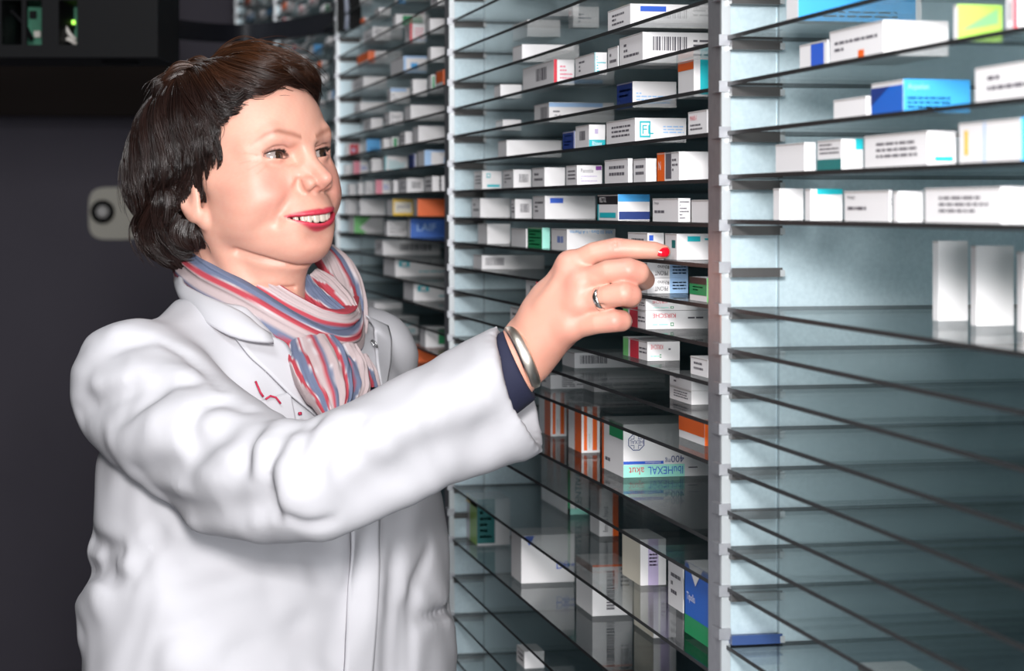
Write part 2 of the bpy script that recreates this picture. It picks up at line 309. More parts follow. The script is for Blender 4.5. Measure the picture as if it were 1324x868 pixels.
        E.rect(.35, .7, 1, 1, 'green'); E.rect(0, 0, .08, 1, 'orange'); E.lines(.15, .15, .8, .3, 1)
    elif k == 'zentiva': S.rect(0, 0, 1, .12, 'mint'); S.rect(0, 0, .12, 1, 'green'); S.text('ZENTIVA', .35, .1, .3, 'dteal', vert=True, wmax=.85)
    elif k == 'imsil': S.text('Imsil hud', .2, .1, .25, 'ink', vert=True, wmax=.8); S.rect(.7, 0, 1, 1, 'orange')
    elif k == 'ricola': E.rect(0, 0, 1, 1, 'cobalt'); E.rect(0, 0, 1, .26, 'green', .0006); E.tri((.15, 1), (.75, 1), (.45, .72), 'white', .0008); E.text('Tipolis', .1, .45, .14, 'white', wmax=.8, e=.001); S.rect(0, 0, 1, 1, 'sky'); S.text('Tipolis', .2, .1, .5, 'white', vert=True, wmax=.8)
    elif k == 'barv': S.bars(.35, .12, .55, .9, 'ink', 20, vert=True); S.lines(.7, .55, .95, .95, 5); S.rect(0, .96, 1, 1, 'orange'); E.rect(0, .85, 1, 1, 'brown')
    elif k == 'triblue': S.tri((.05, .98), (.25, .98), (.15, .78), 'blue'); S.text('D8', .66, .28, .16, 'blue'); S.lines(.78, .3, 1, .42, 1, 'blue')
    elif k == 'tealpatch': S.rect(0, .04, .54, 1, 'dteal'); S.lines(.08, .12, .46, .9, 6, 'mint'); E.rect(.35, 0, 1, 1, 'lime'); E.rect(0, .8, 1, 1, 'yellow')
    elif k == 'lilac': S.rect(.3, 0, .7, 1, 'lilac'); S.lines(.35, .4, .65, .7, 4, 'purple'); E.rect(0, 0, 1, 1, 'cream')
    elif k == 'blueend': E.rect(.42, .1, .88, .92, 'blue'); S.rect(0, 0, .1, 1, 'lblue')
    elif k == 'orangedot': E.rect(.55, .06, .66, .28, 'orange'); E.lines(.1, .3, .9, .7, 2)
    elif k == 'bluefoil': E.rect(0, 0, 1, .85, 'cobalt'); E.tri((0, .85), (.6, .85), (0, .3), 'navy', .0006); S.rect(0, 0, 1, 1, 'sky'); S.text('Aspelan', .06, .66, .2, 'lblue', wmax=.5); S.lines(.06, .1, .7, .5, 3, 'lblue')
    elif k == 'tealcap': S.rect(.2, .82, 1, 1, 'teal'); S.lines(.3, .3, .9, .6, 3, 'lilac')
    elif k == 'greenlow': E.rect(0, 0, 1, .36, 'dteal'); E.lines(.1, .5, .9, .9, 3); S.rect(.65, .65, 1, 1, 'teal')
    elif k == 'yellowline': E.rect(.1, .2, .16, .8, 'yellow'); E.rect(.42, 0, .45, 1, 'lblue'); S.rect(0, 0, .3, 1, 'sky')
    elif k == 'limeside': S.rect(0, 0, 1, 1, 'lime'); S.tri((.1, .3), (.9, .5), (.9, .9), 'lgreen', .0006)
    elif k == 'yelframe': S.rect(0, 0, 1, 1, 'yellow'); S.rect(.07, .16, .93, .84, 'cream', .0006); S.text('JUNIOR', .2, .35, .3, 'navy', wmax=.65, e=.0009)
    elif k == 'orangeside': S.rect(0, 0, 1, 1, 'orange'); E.rect(0, 0, 1, 1, 'grey')
    elif k == 'bluela': S.rect(0, 0, 1, 1, 'cobalt'); S.text('LAIF', .1, .35, .4, 'lblue', wmax=.4); S.rect(.6, .3, .68, .62, 'white')
    elif k == 'redpatch': S.rect(.1, .05, .7, .95, 'red'); S.rect(.25, .3, .45, .6, 'lilac', .0006)
    elif k == 'skybox': S.rect(0, 0, .95, 1, 'sky'); S.lines(.2, .1, .8, .4, 2, 'white')
    elif k == 'pinkside': S.rect(0, 0, .45, 1, 'pink'); S.lines(.5, .3, .9, .7, 2, 'blue')
    elif k == 'blueframe': S.rect(0, 0, 1, 1, 'lblue'); S.rect(.1, .12, 1, .88, 'white', .0006); S.rect(.3, .2, .6, .6, 'sky', .0009)
    elif k == 'greenmid': S.rect(.2, .15, .8, .9, 'green'); 
    elif k == 'greentri': S.tri((0, 0), (0, 1), (.6, 1), 'lgreen'); S.tri((0, 0), (.4, 0), (0, .6), 'lgreen', .0006)
    elif k == 'tealdot': S.rect(.06, .55, .24, .9, 'teal'); S.rect(.11, .62, .19, .82, 'white', .0006); S.lines(.4, .2, .9, .35, 1, 'teal')
boxes = []
SHN = {b: sorted(GL[b]) for b in GL}
def box(bay, m, uL, uE, uR, h, kind, desc, b=.012, base='white', L=None, lift=0.0, yaw=0.0, endc=None):
    z = zm(m) + lift
    yE = wy(uE, b); yL = wy(uL, b) if uL < uE - .5 else yE + .02
    D = F * (W0 + b) / (uE - 81.0); k = F / D
    H = h / k
    if L is None: L = (uR - uE) / k / .99 if uR else .10
    L = min(L, RD - b - .02)
    c = CT
    x0 = XF + b * c; x1 = x0 + L
    mb = MB(); mb.box((x0, yE, z + .0002), (x1, yL, z + H), PAL[base], {'-x': PAL[endc or base]} )
    S = Face(mb, (x0, yE, z + .0002), (1, 0, 0), L, H, (0, -1, 0)); E = Face(mb, (x0, yL, z + .0002), (0, -1, 0), yL - yE, H, (-1, 0, 0))
    deco(kind, S, E)
    # flap seams of the tucked end
    mb.box((x0 - .0004, yE, z + H - .0012), (x0, yL, z + H - .0004), PAL['grey'])
    loc = ((x0 + x1) / 2, (yE + yL) / 2, z)
    o = mb.build('medicine_box', None, loc)
    boxes.append(dict(o=o, bay=bay, m=m, u=(uL + uE) / 2, desc=desc, lift=lift, y0=yE, y1=yL, b=b))
    return o
M = 1
for r in [
 (-.045,613,623.5,649,24,'teal','small white carton with teal print'), (-.045,650,664,687,24,'bar','white carton with black barcode'),
 (-.045,688,704,731,25,'plain','plain whitish carton'), (-.045,732,746,779,26,'purple','white carton with purple corner mark'),
 (-.045,782,812,818,32,'plain','grey-ended carton'), (-.045,819,835,849,31,'plain','white carton with grey printed end'),
 (-.045,850,878,None,38,'oranges','white carton with orange and grey end'),
 (-.117,644,655,727,22,'blank','long plain white carton'), (-.117,728,742,744,24,'navy','navy blue ended carton'),
 (-.117,744.5,761.6,783,30,'tealb','white carton with teal lower band'), (-.117,784,821,889,32,'fl','white carton with square teal logo'),
 (-.117,890,914,None,32,'redtext','carton with red printed end'),
 (-.186,641,650,674,14,'blank','low white carton'), (-.186,691,710,796,26,'bluehead','white carton with pale blue header'),
 (-.186,798,818,876,34,'bluebox','bright blue carton'), (-.186,877,897,None,48,'frame','white carton with teal frame'),
 (-.256,639,647,675,18,'blank','small white carton'), (-.256,676,716,743,33,'redstripe','white carton with red stripe'),
 (-.256,744,769,785,29,'teallines','carton with teal printed lines'), (-.256,786,799,800,30,'plain','grey-ended carton'),
 (-.256,801,831,None,40,'barfull','white carton with barcode'),
 (-.325,663,675,750,23,'blank','long plain white carton'), (-.325,786,815,None,31,'bluetag','white carton with blue tag'),
 (.0236,610,621,660,25,'plain','pale grey carton'), (.0236,661,666,688,25,'bar','white carton with blue barcode'),
 (.0236,689,704.6,771,30,'bluetag','long white carton with blue tag'), (.0236,773,799,841,34,'bandnavy','white carton with navy band and black end'),
 (.0236,844,877,893,31,'texts','white carton with fine text'), (.0236,894,921,None,30,'blank','blank grey-ended carton'),
 (.087,618,630,660,26,'blank','plain white carton'), (.087,661,680,682,24,'blank','grey carton'), (.087,683,701,711,27,'greenend','carton with dark green printed end'),
 (.087,713,733,797,28,'bluetext','white carton with upside-down blue lettering'), (.087,812,837,859,32,'bluetag','white carton with blue corner'),
 (.087,860,875,None,34,'tealbar','tall white carton with teal bar'),
 (.150,612,623,705,18,'longbar','long white carton with barcode'), (.150,892,914,None,31,'greenbox','dark green carton'),
 (.210,680,693,720,30,'redstripe','white carton with red stripe'),
 (.270,660,672,700,26,'plain','grey-white carton'), (.270,893,915,None,24,'plain','grey-white carton by the right post'),
 (.331,727,743,863,20,'longbar','long white carton with barcode'), (.331,866,894,None,18,'bar','white carton with printed end'),
 (.392,878,911,None,34,'orangeend','orange-topped carton'), (.392,700,712,860,18,'texts','long low carton'),
 ]: box(M, *r[:5], r[5], r[6], b=(.03 if r[0] in (.331, .392, -.186) else .012))
box(M,-.403,663,682,725,22,'blank','plain white carton',b=.05); box(M,-.403,735,741,775,27,'redtext','white carton with small text',b=.075)
box(M,-.403,796,802,845,11,'blank','flat yellow carton',b=.10,base='yellow'); box(M,-.403,850,862,None,22,'plain','white carton with grey end',b=.06)
box(M,-.483,760,775,840,24,'barfull','white carton with barcode',b=.06); box(M,-.483,700,712,750,20,'plain','plain white carton',b=.06)
box(M,-.325,664,670,700,12,'blank','second thin white carton',b=.10,lift=0)if 0 else None
box(M,.150,815,837,891,20,'rhino','pale carton, upside-down black lettering, lower of two',b=.012); box(M,.150,815,837,891,20,'rhino','pale carton, upside-down black lettering, upper of two',b=.012,lift=20.3/1380)
box(M,.210,806,835,921,24,'kirsche','carton with red upside-down lettering, lower of two',b=.004); box(M,.210,806,835,921,15,'kirsche','carton with red upside-down lettering, upper of two',b=.004,lift=24.3/1390)
box(M,.270,806,837,880,25,'kirsche','carton with red upside-down lettering',b=.016)
box(M,.331,866,894,None,19,'plain','white carton lying on another',b=.03,lift=18.4/1450)
# the tall compartments lower down
T = .512
box(M,T,697,712,733,56,'orangev','tall white carton with orange bars',b=.05); box(M,T,735,752,776,60,'orangev','tall orange-striped carton',b=.045)
box(M,T,779,806,None,69,'hexal','large white and mint carton, octagon emblem, upside-down lettering',b=.034,L=.115)
box(M,T,650,668,690,50,'barv','tall pale carton with barcode',b=.05)
T = .715
box(M,T,700,734,762,66,'zentiva','white and green carton with upright lettering',b=.095); box(M,T,763,775,800,62,'imsil','carton with upright grey lettering and orange edge',b=.09,lift=0)
box(M,T,805,828,862,60,'lilac','carton with cream end and lilac print',b=.05); box(M,T,864,883,884.5,60,'bar','white carton beside the blue one',b=.05)
box(M,T,886,918,None,96,'ricola','tall blue and green carton',b=.027,L=.06)
box(M,T,640,662,690,50,'plain','tall whitish carton',b=.09)
T = .85
box(M,T,603,617,660,60,'tealpatch','white carton with teal panel and yellow-green end',b=.023); box(M,T,661,674,744,62,'triblue','large white carton with blue triangle',b=.02)
box(M,T,745,766,819,66,'barv','white carton with upright barcode',b=.055); box(M,T,820,845,875,66,'lilac','cream carton with lilac panel',b=.09)
box(M,1.045,668,678,704,22,'plain','low white carton',b=.025)
box(M,1.045,800,830,None,70,'barv','tall carton with barcode, lowest visible',b=.05)
box(M,.392,750,768,872,20,'texts','long low carton with fine text',b=.07); box(M,.45,1,2,None,1,'blank','x') if 0 else None
# reds deeper in the compartments
box(M,.577,700,716,745,40,'orangev','orange-barred carton set deep',b=.14); box(M,.577,750,772,800,44,'orangeend','orange-ended carton set deep',b=.14); box(M,.577,806,830,880,46,'purple','carton with purple corner set deep',b=.12)
R0 = 0
for r in [
 (.0175,1000,1008,1040,41,'blank','white carton'), (.0175,1041,1048,1091,41,'tealcap','white carton with teal top edge'), (.0175,1092,1150,1153,41,'texts','grey-ended carton'),
 (.0175,1155,1161,1195,40,'blank','blank white carton'), (.0175,1196,1294,None,48,'teal','long grey-ended carton with teal print'),
 (-.05,1003,1040,1055,38,'blank','whitish carton'), (-.05,1057,1088,1117,40,'greenlow','carton with green lower end'), (-.05,1118,1199,1238,45,'teal','long carton with teal square logo'),
 (-.05,1240,1320,None,56,'yellowline','wide carton with yellow and blue lines'),
 (-.116,1078,1120,1127,27,'blank','low white carton'), (-.116,1127,1168,1259,43,'bluefoil','glossy blue carton'), (-.116,1261,1345,None,50,'plain','grey-ended carton'),
 (-.19,1034,1070,1072,34,'blueend','carton with blue square on end'), (-.19,1073,1142,1231,46,'orangedot','large white carton with orange dot'), (-.19,1233,1238,1299,48,'limeside','lime green carton'),
 (-.19,1301,1310,1345,48,'redstripe','carton with red and yellow stripes'),
 (-.26,1017,1032,1200,38,'skybox','long pale carton with blue band'), (-.26,1201,1216,1290,44,'tealcap','white carton with green edge'),
 ]: box(R0, *r[:5], r[5], r[6], b=.012)
for i, (a, b_, c_) in enumerate([(1206, 1213, 1254), (1255, 1262, 1314), (1315, 1322, 1360)]):
    box(R0, .150, a, b_, c_, 104, 'blank', 'tall plain white carton', b=.085)
box(R0, .66, 1110, 1134, 1198, 34, 'greenbox', 'white and green carton', b=.05)
LB = 2
for r in [
 (.0236,445,449,461,20,'blank','small white carton'), (.0236,462,466,498,20,'plain','pale carton'), (.0236,500,508,534,21,'yelframe','yellow-framed carton'), (.0236,535,540,None,22,'orangeside','bright orange carton'),
 (.087,451,458,496,21,'greentri','white and light green carton'), (.087,497,501,526,19,'texts','white printed carton'), (.087,527,531,None,24,'bluela','bright blue carton'),
 (-.045,449,452,460,15,'plain','tiny white carton'), (-.045,461,464,470,16,'plain','small grey carton'), (-.045,471,473,483,17,'texts','small printed carton'), (-.045,484,486,505,18,'pinkside','pink and white carton'),
 (-.045,506,509,515,17,'plain','narrow whitish carton'), (-.045,516,526,548,19,'bar','white carton with barcode'), (-.045,549,559,568,20,'plain','grey-ended carton'), (-.045,568.5,571,None,20,'plain','narrow carton by the post'),
 (-.117,444,449,454,14,'blank','tiny white carton'), (-.117,454.5,457,476,17,'pinkside','pink-edged carton'), (-.117,478,481,494,18,'plain','whitish carton'), (-.117,495,498,527,19,'teallines','pale green-grey carton'),
 (-.117,529,535,538,18,'navy','navy carton'), (-.117,540,549,None,21,'blueframe','white carton with blue frame'),
 (-.186,446,450,470,16,'redpatch','carton with red patch'), (-.186,471,474,493,17,'skybox','sky blue carton'), (-.186,494,496,505,14,'plain','small whitish carton'), (-.186,505,507,515,14,'greenmid','green-fronted carton'),
 (-.186,517,524,533,18,'plain','white carton with brown end'), (-.186,534,541,None,22,'blank','large plain white carton'),
 (-.256,470,480,495,16,'plain','whitish carton'), (-.256,497,504,521,18,'texts','printed white carton'), (-.256,523,531,None,20,'blank','long plain white carton'),
 (-.325,458,466,500,14,'plain','pale carton'), (-.325,501,505,530,20,'bluehead','white carton with blue header'), (-.325,531,534,552,22,'plain','pale carton'), (-.325,554,558,563,20,'greenmid','green carton'), (-.325,564,573,None,22,'orangeend','orange-ended carton'),
 (-.403,455,470,500,16,'plain','wide pale carton'), (-.403,505,522,552,22,'blueframe','blue-framed carton'), (-.403,553,557,None,20,'blank','blank white carton'),
 (-.483,462,476,520,16,'orangeend','carton with brown-orange end'), (-.483,524,530,550,26,'redstripe','carton with red print'), (-.483,552,556,None,20,'blank','small white carton'),
 (-.55,470,482,505,18,'barfull','printed carton'), (-.55,508,512,555,18,'greenmid','green carton'), (-.55,557,566,None,22,'plain','brown-ended carton'),
 (.150,485,495,None,19,'bar','long pale carton with dark lozenge'), (.210,496,511,None,22,'tealdot','pale carton with teal dot'), (.270,522,535,None,22,'tealdot','pale carton with small teal dot'),
 (.392,500,509,541,24,'teallines','pale carton'), (.392,543,550,None,26,'greenmid','white and green carton'), (.452,524,532,None,24,'orangeside','orange-yellow carton'),
 (.392,470,480,498,20,'plain','grey carton'), (.331,470,484,520,8,'blank','very flat grey carton'),
 ]: box(LB, *r[:5], r[5], r[6], b=.010)
rr = random.Random(11)
KN = [('plain','whitish carton'),('redstripe','carton with red stripe'),('greenmid','green-fronted carton'),('teallines','teal-lined carton'),('blank','blank white carton'),('bar','barcoded carton'),('skybox','sky blue carton'),('orangeend','orange-ended carton')]
for bay, u0, u1, ms in ((3, 360, 432, [-.97,-.90,-.83,-.76,-.69,-.62,-.55,-.483,-.403,-.325,-.256,-.186,-.117,-.045,.0236,.087]), (4, 311, 352, [-1.18,-1.11,-1.04,-.97,-.90,-.83,-.76,-.69,-.62,-.55,-.483,-.403]), (2, 462, 574, [-.69,-.62])):
    for m in ms:
        u = u0 + rr.uniform(0, 6)
        while u < u1 - 8:
            e = rr.uniform(3, 6); s = rr.uniform(7, 16); k_, d_ = rr.choice(KN)
            box(bay, m, u, u + e, min(u + e + s, u1), rr.uniform(9, 15), k_, d_, b=.01); u += e + s + rr.uniform(.5, 5)
# labels: look first, then shelf and place in its row
rows = {}
for d in boxes: rows.setdefault((d['bay'], d['m']), []).append(d)
ORDX = ORD + ['twenty-first','twenty-second','twenty-third','twenty-fourth','twenty-fifth','twenty-sixth','twenty-seventh']
for (bay, m), ds in rows.items():
    ds.sort(key=lambda d: (d['u'], d['lift'])); us = []
    for d in ds:
        if d['u'] not in us: us.append(d['u'])
    si = ORDX[SHN[bay].index(m) + 1]
    for d in ds:
        lab = '%s, %s from left on %s rack shelf %s from top' % (d['desc'], ORDX[us.index(d['u']) + 1], BAYNAME[bay], si)
        if len(lab.split()) > 16: lab = '%s, %s in %s rack shelf %s' % (d['desc'], ORDX[us.index(d['u']) + 1], BAYNAME[bay], si)
        tag(d['o'], lab, 'medicine box', 'medicine boxes in the %s rack' % BAYNAME[bay])
# ---------------------------------------------------------------- implicit surfaces -> meshes
def smin(a, b, k):
    h = np.maximum(k - np.abs(a - b), 0) / k
    return np.minimum(a, b) - h * h * k * .25
def smax(a, b, k): return -smin(-a, -b, k)
class Grid:
    def __init__(s, lo, hi, h):
        s.lo = np.array(lo, float); s.h = h; s.n = (np.ceil((np.array(hi) - s.lo) / h)).astype(int) + 1
        s.ax = [(s.lo[i] + h * np.arange(s.n[i])).astype(np.float32) for i in range(3)]
        s.f = np.full(tuple(s.n), 1.0, np.float32)
    def sl(s, lo, hi):
        r = []
        for i in range(3):
            a = int(np.clip((lo[i] - s.lo[i]) / s.h, 0, s.n[i])); b = int(np.clip((hi[i] - s.lo[i]) / s.h + 2, 0, s.n[i])); r.append(slice(a, b))
        return tuple(r)
    def ax3(s, q): return s.ax[0][q[0]][:, None, None], s.ax[1][q[1]][None, :, None], s.ax[2][q[2]][None, None, :]
    def op(s, fn, lo=None, hi=None, k=.004, mode='u'):
        q = s.sl(lo, hi) if lo is not None else (slice(None),) * 3
        x, y, z = s.ax3(q); v = fn(x, y, z); F_ = s.f[q]
        if F_.size == 0: return
        s.f[q] = smin(F_, v, k) if mode == 'u' else (smax(F_, -v, k) if mode == 's' else (F_ + v if mode == 'add' else smax(F_, v, k)))
    def bb(s, pts, r): p = np.array(pts); return p.min(0) - r, p.max(0) + r
    def cap(s, a, b, ra, rb=None, k=.004, mode='u', sq=None):
        rb = ra if rb is None else rb; m = max(ra, rb) + k * 1.5 + 3 * s.h
        lo, hi = s.bb([a, b], m)
        s.op(lambda x, y, z: seg(x, y, z, a, b, ra, rb), lo, hi, k, mode)
    def chain(s, pts, rs, k=.004, mode='u'):
        # a polyline taken as one shape, so that it does not bulge where pieces meet
        m = max(rs) + k * 1.5 + 3 * s.h; lo, hi = s.bb(pts, m)
        def fn(x, y, z):
            v = None
            for i in range(len(pts) - 1):
                w = seg(x, y, z, pts[i], pts[i+1], rs[i], rs[i+1]); v = w if v is None else np.minimum(v, w)
            return v
        s.op(fn, lo, hi, k, mode)
    def ell(s, c, r, k=.004, mode='u', rot=None):
        m = max(r) + k * 1.5 + 3 * s.h; c = np.array(c, float)
        s.op(lambda x, y, z: ellf(x, y, z, c, r, rot), c - m, c + m, k, mode)
    def sample(s, p):
        q = (np.asarray(p) - s.lo) / s.h; q = np.clip(q, 0, s.n - 1.001); i = q.astype(int); t = q - i; v = 0
        for dx in (0, 1):
            for dy in (0, 1):
                for dz in (0, 1):
                    w = (t[..., 0] if dx else 1 - t[..., 0]) * (t[..., 1] if dy else 1 - t[..., 1]) * (t[..., 2] if dz else 1 - t[..., 2])
                    v = v + w * s.f[i[..., 0] + dx, i[..., 1] + dy, i[..., 2] + dz]
        return v
    def grad(s, p):
        p = np.asarray(p, float); e = s.h; g = np.stack([s.sample(p + np.eye(3)[i] * e) - s.sample(p - np.eye(3)[i] * e) for i in range(3)], -1)
        return g / (np.linalg.norm(g, axis=-1, keepdims=True) + 1e-9)
    def mesh(s, smooth=1):
        f = s.f; ins = f < 0; nx, ny, nz = f.shape
        cnt = np.zeros((nx-1, ny-1, nz-1), np.int8)
        for dx in (0, 1):
            for dy in (0, 1):
                for dz in (0, 1): cnt += ins[dx:nx-1+dx, dy:ny-1+dy, dz:nz-1+dz]
        act = (cnt > 0) & (cnt < 8); ci = np.argwhere(act); idx = -np.ones(act.shape, np.int32); idx[act] = np.arange(len(ci))
        acc = np.zeros((len(ci), 3)); num = np.zeros(len(ci))
        cor = [(a, b, c) for a in (0, 1) for b in (0, 1) for c in (0, 1)]
        for a in cor:
            for ax in range(3):
                if a[ax]: continue
                b = list(a); b[ax] = 1
                va = f[ci[:, 0]+a[0], ci[:, 1]+a[1], ci[:, 2]+a[2]]; vb = f[ci[:, 0]+b[0], ci[:, 1]+b[1], ci[:, 2]+b[2]]
                m = (va < 0) != (vb < 0); t = np.where(m, va / np.where(m, va - vb, 1), 0)
                p = np.tile(np.array(a, float), (len(ci), 1)); p[:, ax] += t; acc[m] += p[m]; num[m] += 1
        V = (ci + acc / num[:, None]) * s.h + s.lo
        Q = []
        for ax in range(3):
            sl0 = [slice(None)] * 3; sl1 = [slice(None)] * 3; sl0[ax] = slice(0, f.shape[ax]-1); sl1[ax] = slice(1, None)
            A = ins[tuple(sl0)]; B = ins[tuple(sl1)]; e = np.argwhere(A != B); o1, o2 = [(1, 2), (2, 0), (0, 1)][ax]
            ok = (e[:, o1] > 0) & (e[:, o2] > 0) & (e[:, o1] < f.shape[o1]-1) & (e[:, o2] < f.shape[o2]-1); e = e[ok]
            def cell(d1, d2):
                q = e.copy(); q[:, o1] -= d1; q[:, o2] -= d2; return idx[q[:, 0], q[:, 1], q[:, 2]]
            quad = np.stack([cell(1, 1), cell(0, 1), cell(0, 0), cell(1, 0)], 1)
            fl = ~A[e[:, 0], e[:, 1], e[:, 2]]; quad[fl] = quad[fl][:, ::-1]; Q.append(quad)
        Q = np.concatenate(Q)
        for _ in range(smooth):
            ac = np.zeros_like(V); n = np.zeros(len(V))
            for a, b in ((0, 1), (1, 2), (2, 3), (3, 0)):
                np.add.at(ac, Q[:, a], V[Q[:, b]]); np.add.at(n, Q[:, a], 1); np.add.at(ac, Q[:, b], V[Q[:, a]]); np.add.at(n, Q[:, b], 1)
            V = V * .45 + .55 * ac / np.maximum(n, 1)[:, None]
        return V, Q
def seg(x, y, z, a, b, ra, rb):
    a = [float(q) for q in a]; b = [float(q) for q in b]; d = [b[i] - a[i] for i in range(3)]; L = sum(q * q for q in d) + 1e-12
    px, py, pz = x - a[0], y - a[1], z - a[2]
    t = np.clip((px * d[0] + py * d[1] + pz * d[2]) / L, 0, 1)
    return np.sqrt((px - t * d[0])**2 + (py - t * d[1])**2 + (pz - t * d[2])**2) - (ra + (rb - ra) * t)
def ellf(x, y, z, c, r, rot=None):
    X, Y, Z = x - c[0], y - c[1], z - c[2]
    if rot is not None:
        R = np.array(rot); X, Y, Z = (R[0, 0]*X + R[1, 0]*Y + R[2, 0]*Z), (R[0, 1]*X + R[1, 1]*Y + R[2, 1]*Z), (R[0, 2]*X + R[1, 2]*Y + R[2, 2]*Z)
    k0 = np.sqrt((X / r[0])**2 + (Y / r[1])**2 + (Z / r[2])**2)
    k1 = np.sqrt((X / r[0]**2)**2 + (Y / r[1]**2)**2 + (Z / r[2]**2)**2) + 1e-9
    return k0 * (k0 - 1) / k1
def to_world(V):      # camera-aligned frame -> world, for arrays
    V = np.asarray(V); return np.stack([V[:, 0] * CT + V[:, 1] * ST, -V[:, 0] * ST + V[:, 1] * CT, V[:, 2]], 1)
def cf(u, v, D): return np.array([(u - CU) / F * D, D, CAMZ - (v - HOR) / F * D])
def np_obj(name, V, Q, m, parent=None, col=None, smooth=True, world=True, uv=None):
    W = to_world(V) if world else V
    me = bpy.data.meshes.new(name); Q = np.asarray(Q); n = Q.shape[1]
    me.vertices.add(len(W)); me.vertices.foreach_set('co', W.astype(np.float32).ravel())
    me.loops.add(Q.size); me.loops.foreach_set('vertex_index', Q.astype(np.int32).ravel())
    me.polygons.add(len(Q)); me.polygons.foreach_set('loop_start', np.arange(len(Q), dtype=np.int32) * n)
    try: me.polygons.foreach_set('loop_total', np.full(len(Q), n, np.int32))
    except Exception: pass
    me.update(calc_edges=True); me.polygons.foreach_set('use_smooth', np.full(len(Q), smooth))
    me.materials.append(m)
    if col is not None:
        a = me.color_attributes.new('Col', 'FLOAT_COLOR', 'POINT'); a.data.foreach_set('color', np.concatenate([col, np.ones((len(col), 1))], 1).astype(np.float32).ravel())
    if uv is not None:
        a = me.attributes.new('band', 'FLOAT', 'POINT'); a.data.foreach_set('value', uv.astype(np.float32))
    me.validate(); me.update()
    o = bpy.data.objects.new(name, me); COL.objects.link(o)
    if parent: o.parent = parent; o.matrix_parent_inverse = Matrix.Translation(-parent.location)
    return o
def vcol_mat(name, rough, sss=0, bump=None, spec=.5):
    m = mat(name, (1, 1, 1), rough, sss=sss, bump=bump, spec=spec); nt = m.node_tree
    a = nt.nodes.new('ShaderNodeAttribute'); a.attribute_name = 'Col'; nt.links.new(a.outputs['Color'], nt.nodes['Principled BSDF'].inputs['Base Color'])
    return m
def merge(parts):
    Vs, Qs, Cs = [], [], []; o = 0
    for V, Q, C_ in parts: Vs.append(V); Qs.append(Q + o); Cs.append(C_); o += len(V)
    return np.concatenate(Vs), np.concatenate(Qs), np.concatenate(Cs)
def gs(x, w): return np.exp(-(x / w)**2)
def tubes(paths, radii, n=4):
    # many thin tapered strands at once: paths (N,S,3), radii (N,S)
    N, S_, _ = paths.shape; t = np.gradient(paths, axis=1); t /= np.linalg.norm(t, axis=2, keepdims=True) + 1e-9
    ref = np.zeros_like(t); ref[..., 0] = .31; ref[..., 1] = .52; ref[..., 2] = .79
    a = np.cross(t, ref); a /= np.linalg.norm(a, axis=2, keepdims=True) + 1e-9; b = np.cross(t, a); V = []
    for k in range(n):
        w = 2 * math.pi * k / n; V.append(paths + (a * math.cos(w) + b * math.sin(w)) * radii[..., None])
    V = np.stack(V, 2).reshape(-1, 3); I = np.arange(N * S_ * n).reshape(N, S_, n); Q = []
    for k in range(n):
        k2 = (k + 1) % n; Q.append(np.stack([I[:, :-1, k], I[:, :-1, k2], I[:, 1:, k2], I[:, 1:, k]], -1).reshape(-1, 4))
    return V, np.concatenate(Q)
# ---------------------------------------------------------------- the woman: head
person = empty('person', tuple(c2w(-.254, 2.24, 0)))
tag(person, 'smiling woman with short dark hair in white lab coat reaching into the shelves', 'person')
def rotm(yaw, pitch, roll):
    f = np.array([math.sin(yaw) * math.cos(pitch), -math.cos(yaw) * math.cos(pitch), math.sin(pitch)])
    r = np.array([-math.cos(yaw), -math.sin(yaw), 0.0]); u = np.cross(r, f)
    r2 = r * math.cos(roll) + u * math.sin(roll); u2 = -r * math.sin(roll) + u * math.cos(roll)
    return np.stack([r2, f, u2], 1)        # columns: her right, forward, up
HR = rotm(math.radians(49), math.radians(11), math.radians(-3))
EYE_MID = cf(389, 200, 2.20)
HS = 1.0
HO = EYE_MID - HS * HR @ np.array([0, .082, 0])
def h2c(V): return HO + HS * (np.asarray(V) @ HR.T)
g = Grid((-.088, -.118, -.215), (.088, .132, .138), .0014)
E3 = lambda c, r, k=.012, mode='u': g.ell([q / 1000 for q in c], [q / 1000 for q in r], k, mode)
def CP(a, b, ra, rb=None, k=.008, mode='u'): g.cap([q/1000 for q in a], [q/1000 for q in b], ra/1000, (ra if rb is None else rb)/1000, k, mode)
def CH(pts, rs, k=.004, mode='u'): g.chain([[q/1000 for q in p] for p in pts], [r/1000 for r in rs], k, mode)
EY, EX, EZ = 70.5, 31.0, 0.0
E3((0, -6, 33), (73, 91, 82))
E3((0, 30, 26), (60, 63, 60), .03)
E3((0, 24, -22), (59, 64, 70), .03)
E3((0, 42, -68), (42, 44, 36), .03)
for s in (1, -1):
    CP((s*50, 4, -58), (s*16, 60, -87), 15, 14, .022)
    E3((s*40, 56, -32), (21, 22, 21), .016)
    E3((s*37, 62, -40), (16, 19, 13), .012)
    E3((s*54, 36, -42), (15, 26, 26), .022)
    CP((s*64, 20, -12), (s*48, 60, -16), 8, 9, .018)
E3((0, 65, -90), (21, 19.5, 15), .018)
E3((0, 66, -62), (32, 30, 26), .018)
# neck
CP((0, -28, -55), (0, -46, -200), 52, 55, .03)
CP((0, 14, -100), (0, -10, -200), 28, 36, .03)
for s in (1, -1): CP((s*52, -8, -45), (s*18, 12, -190), 10, 9, .014)
# eye sockets and brow
for s in (1, -1):
    E3((s*31, 97, -1), (17, 20, 11), .012, 's')
    CP((s*12, 84, 15), (s*34, 81, 21), 7, 6.5, .012); CP((s*34, 81, 21), (s*52, 60, 12), 6.5, 7, .012)
    E3((s*15, 92, -2), (5, 9, 9), .008, 's')
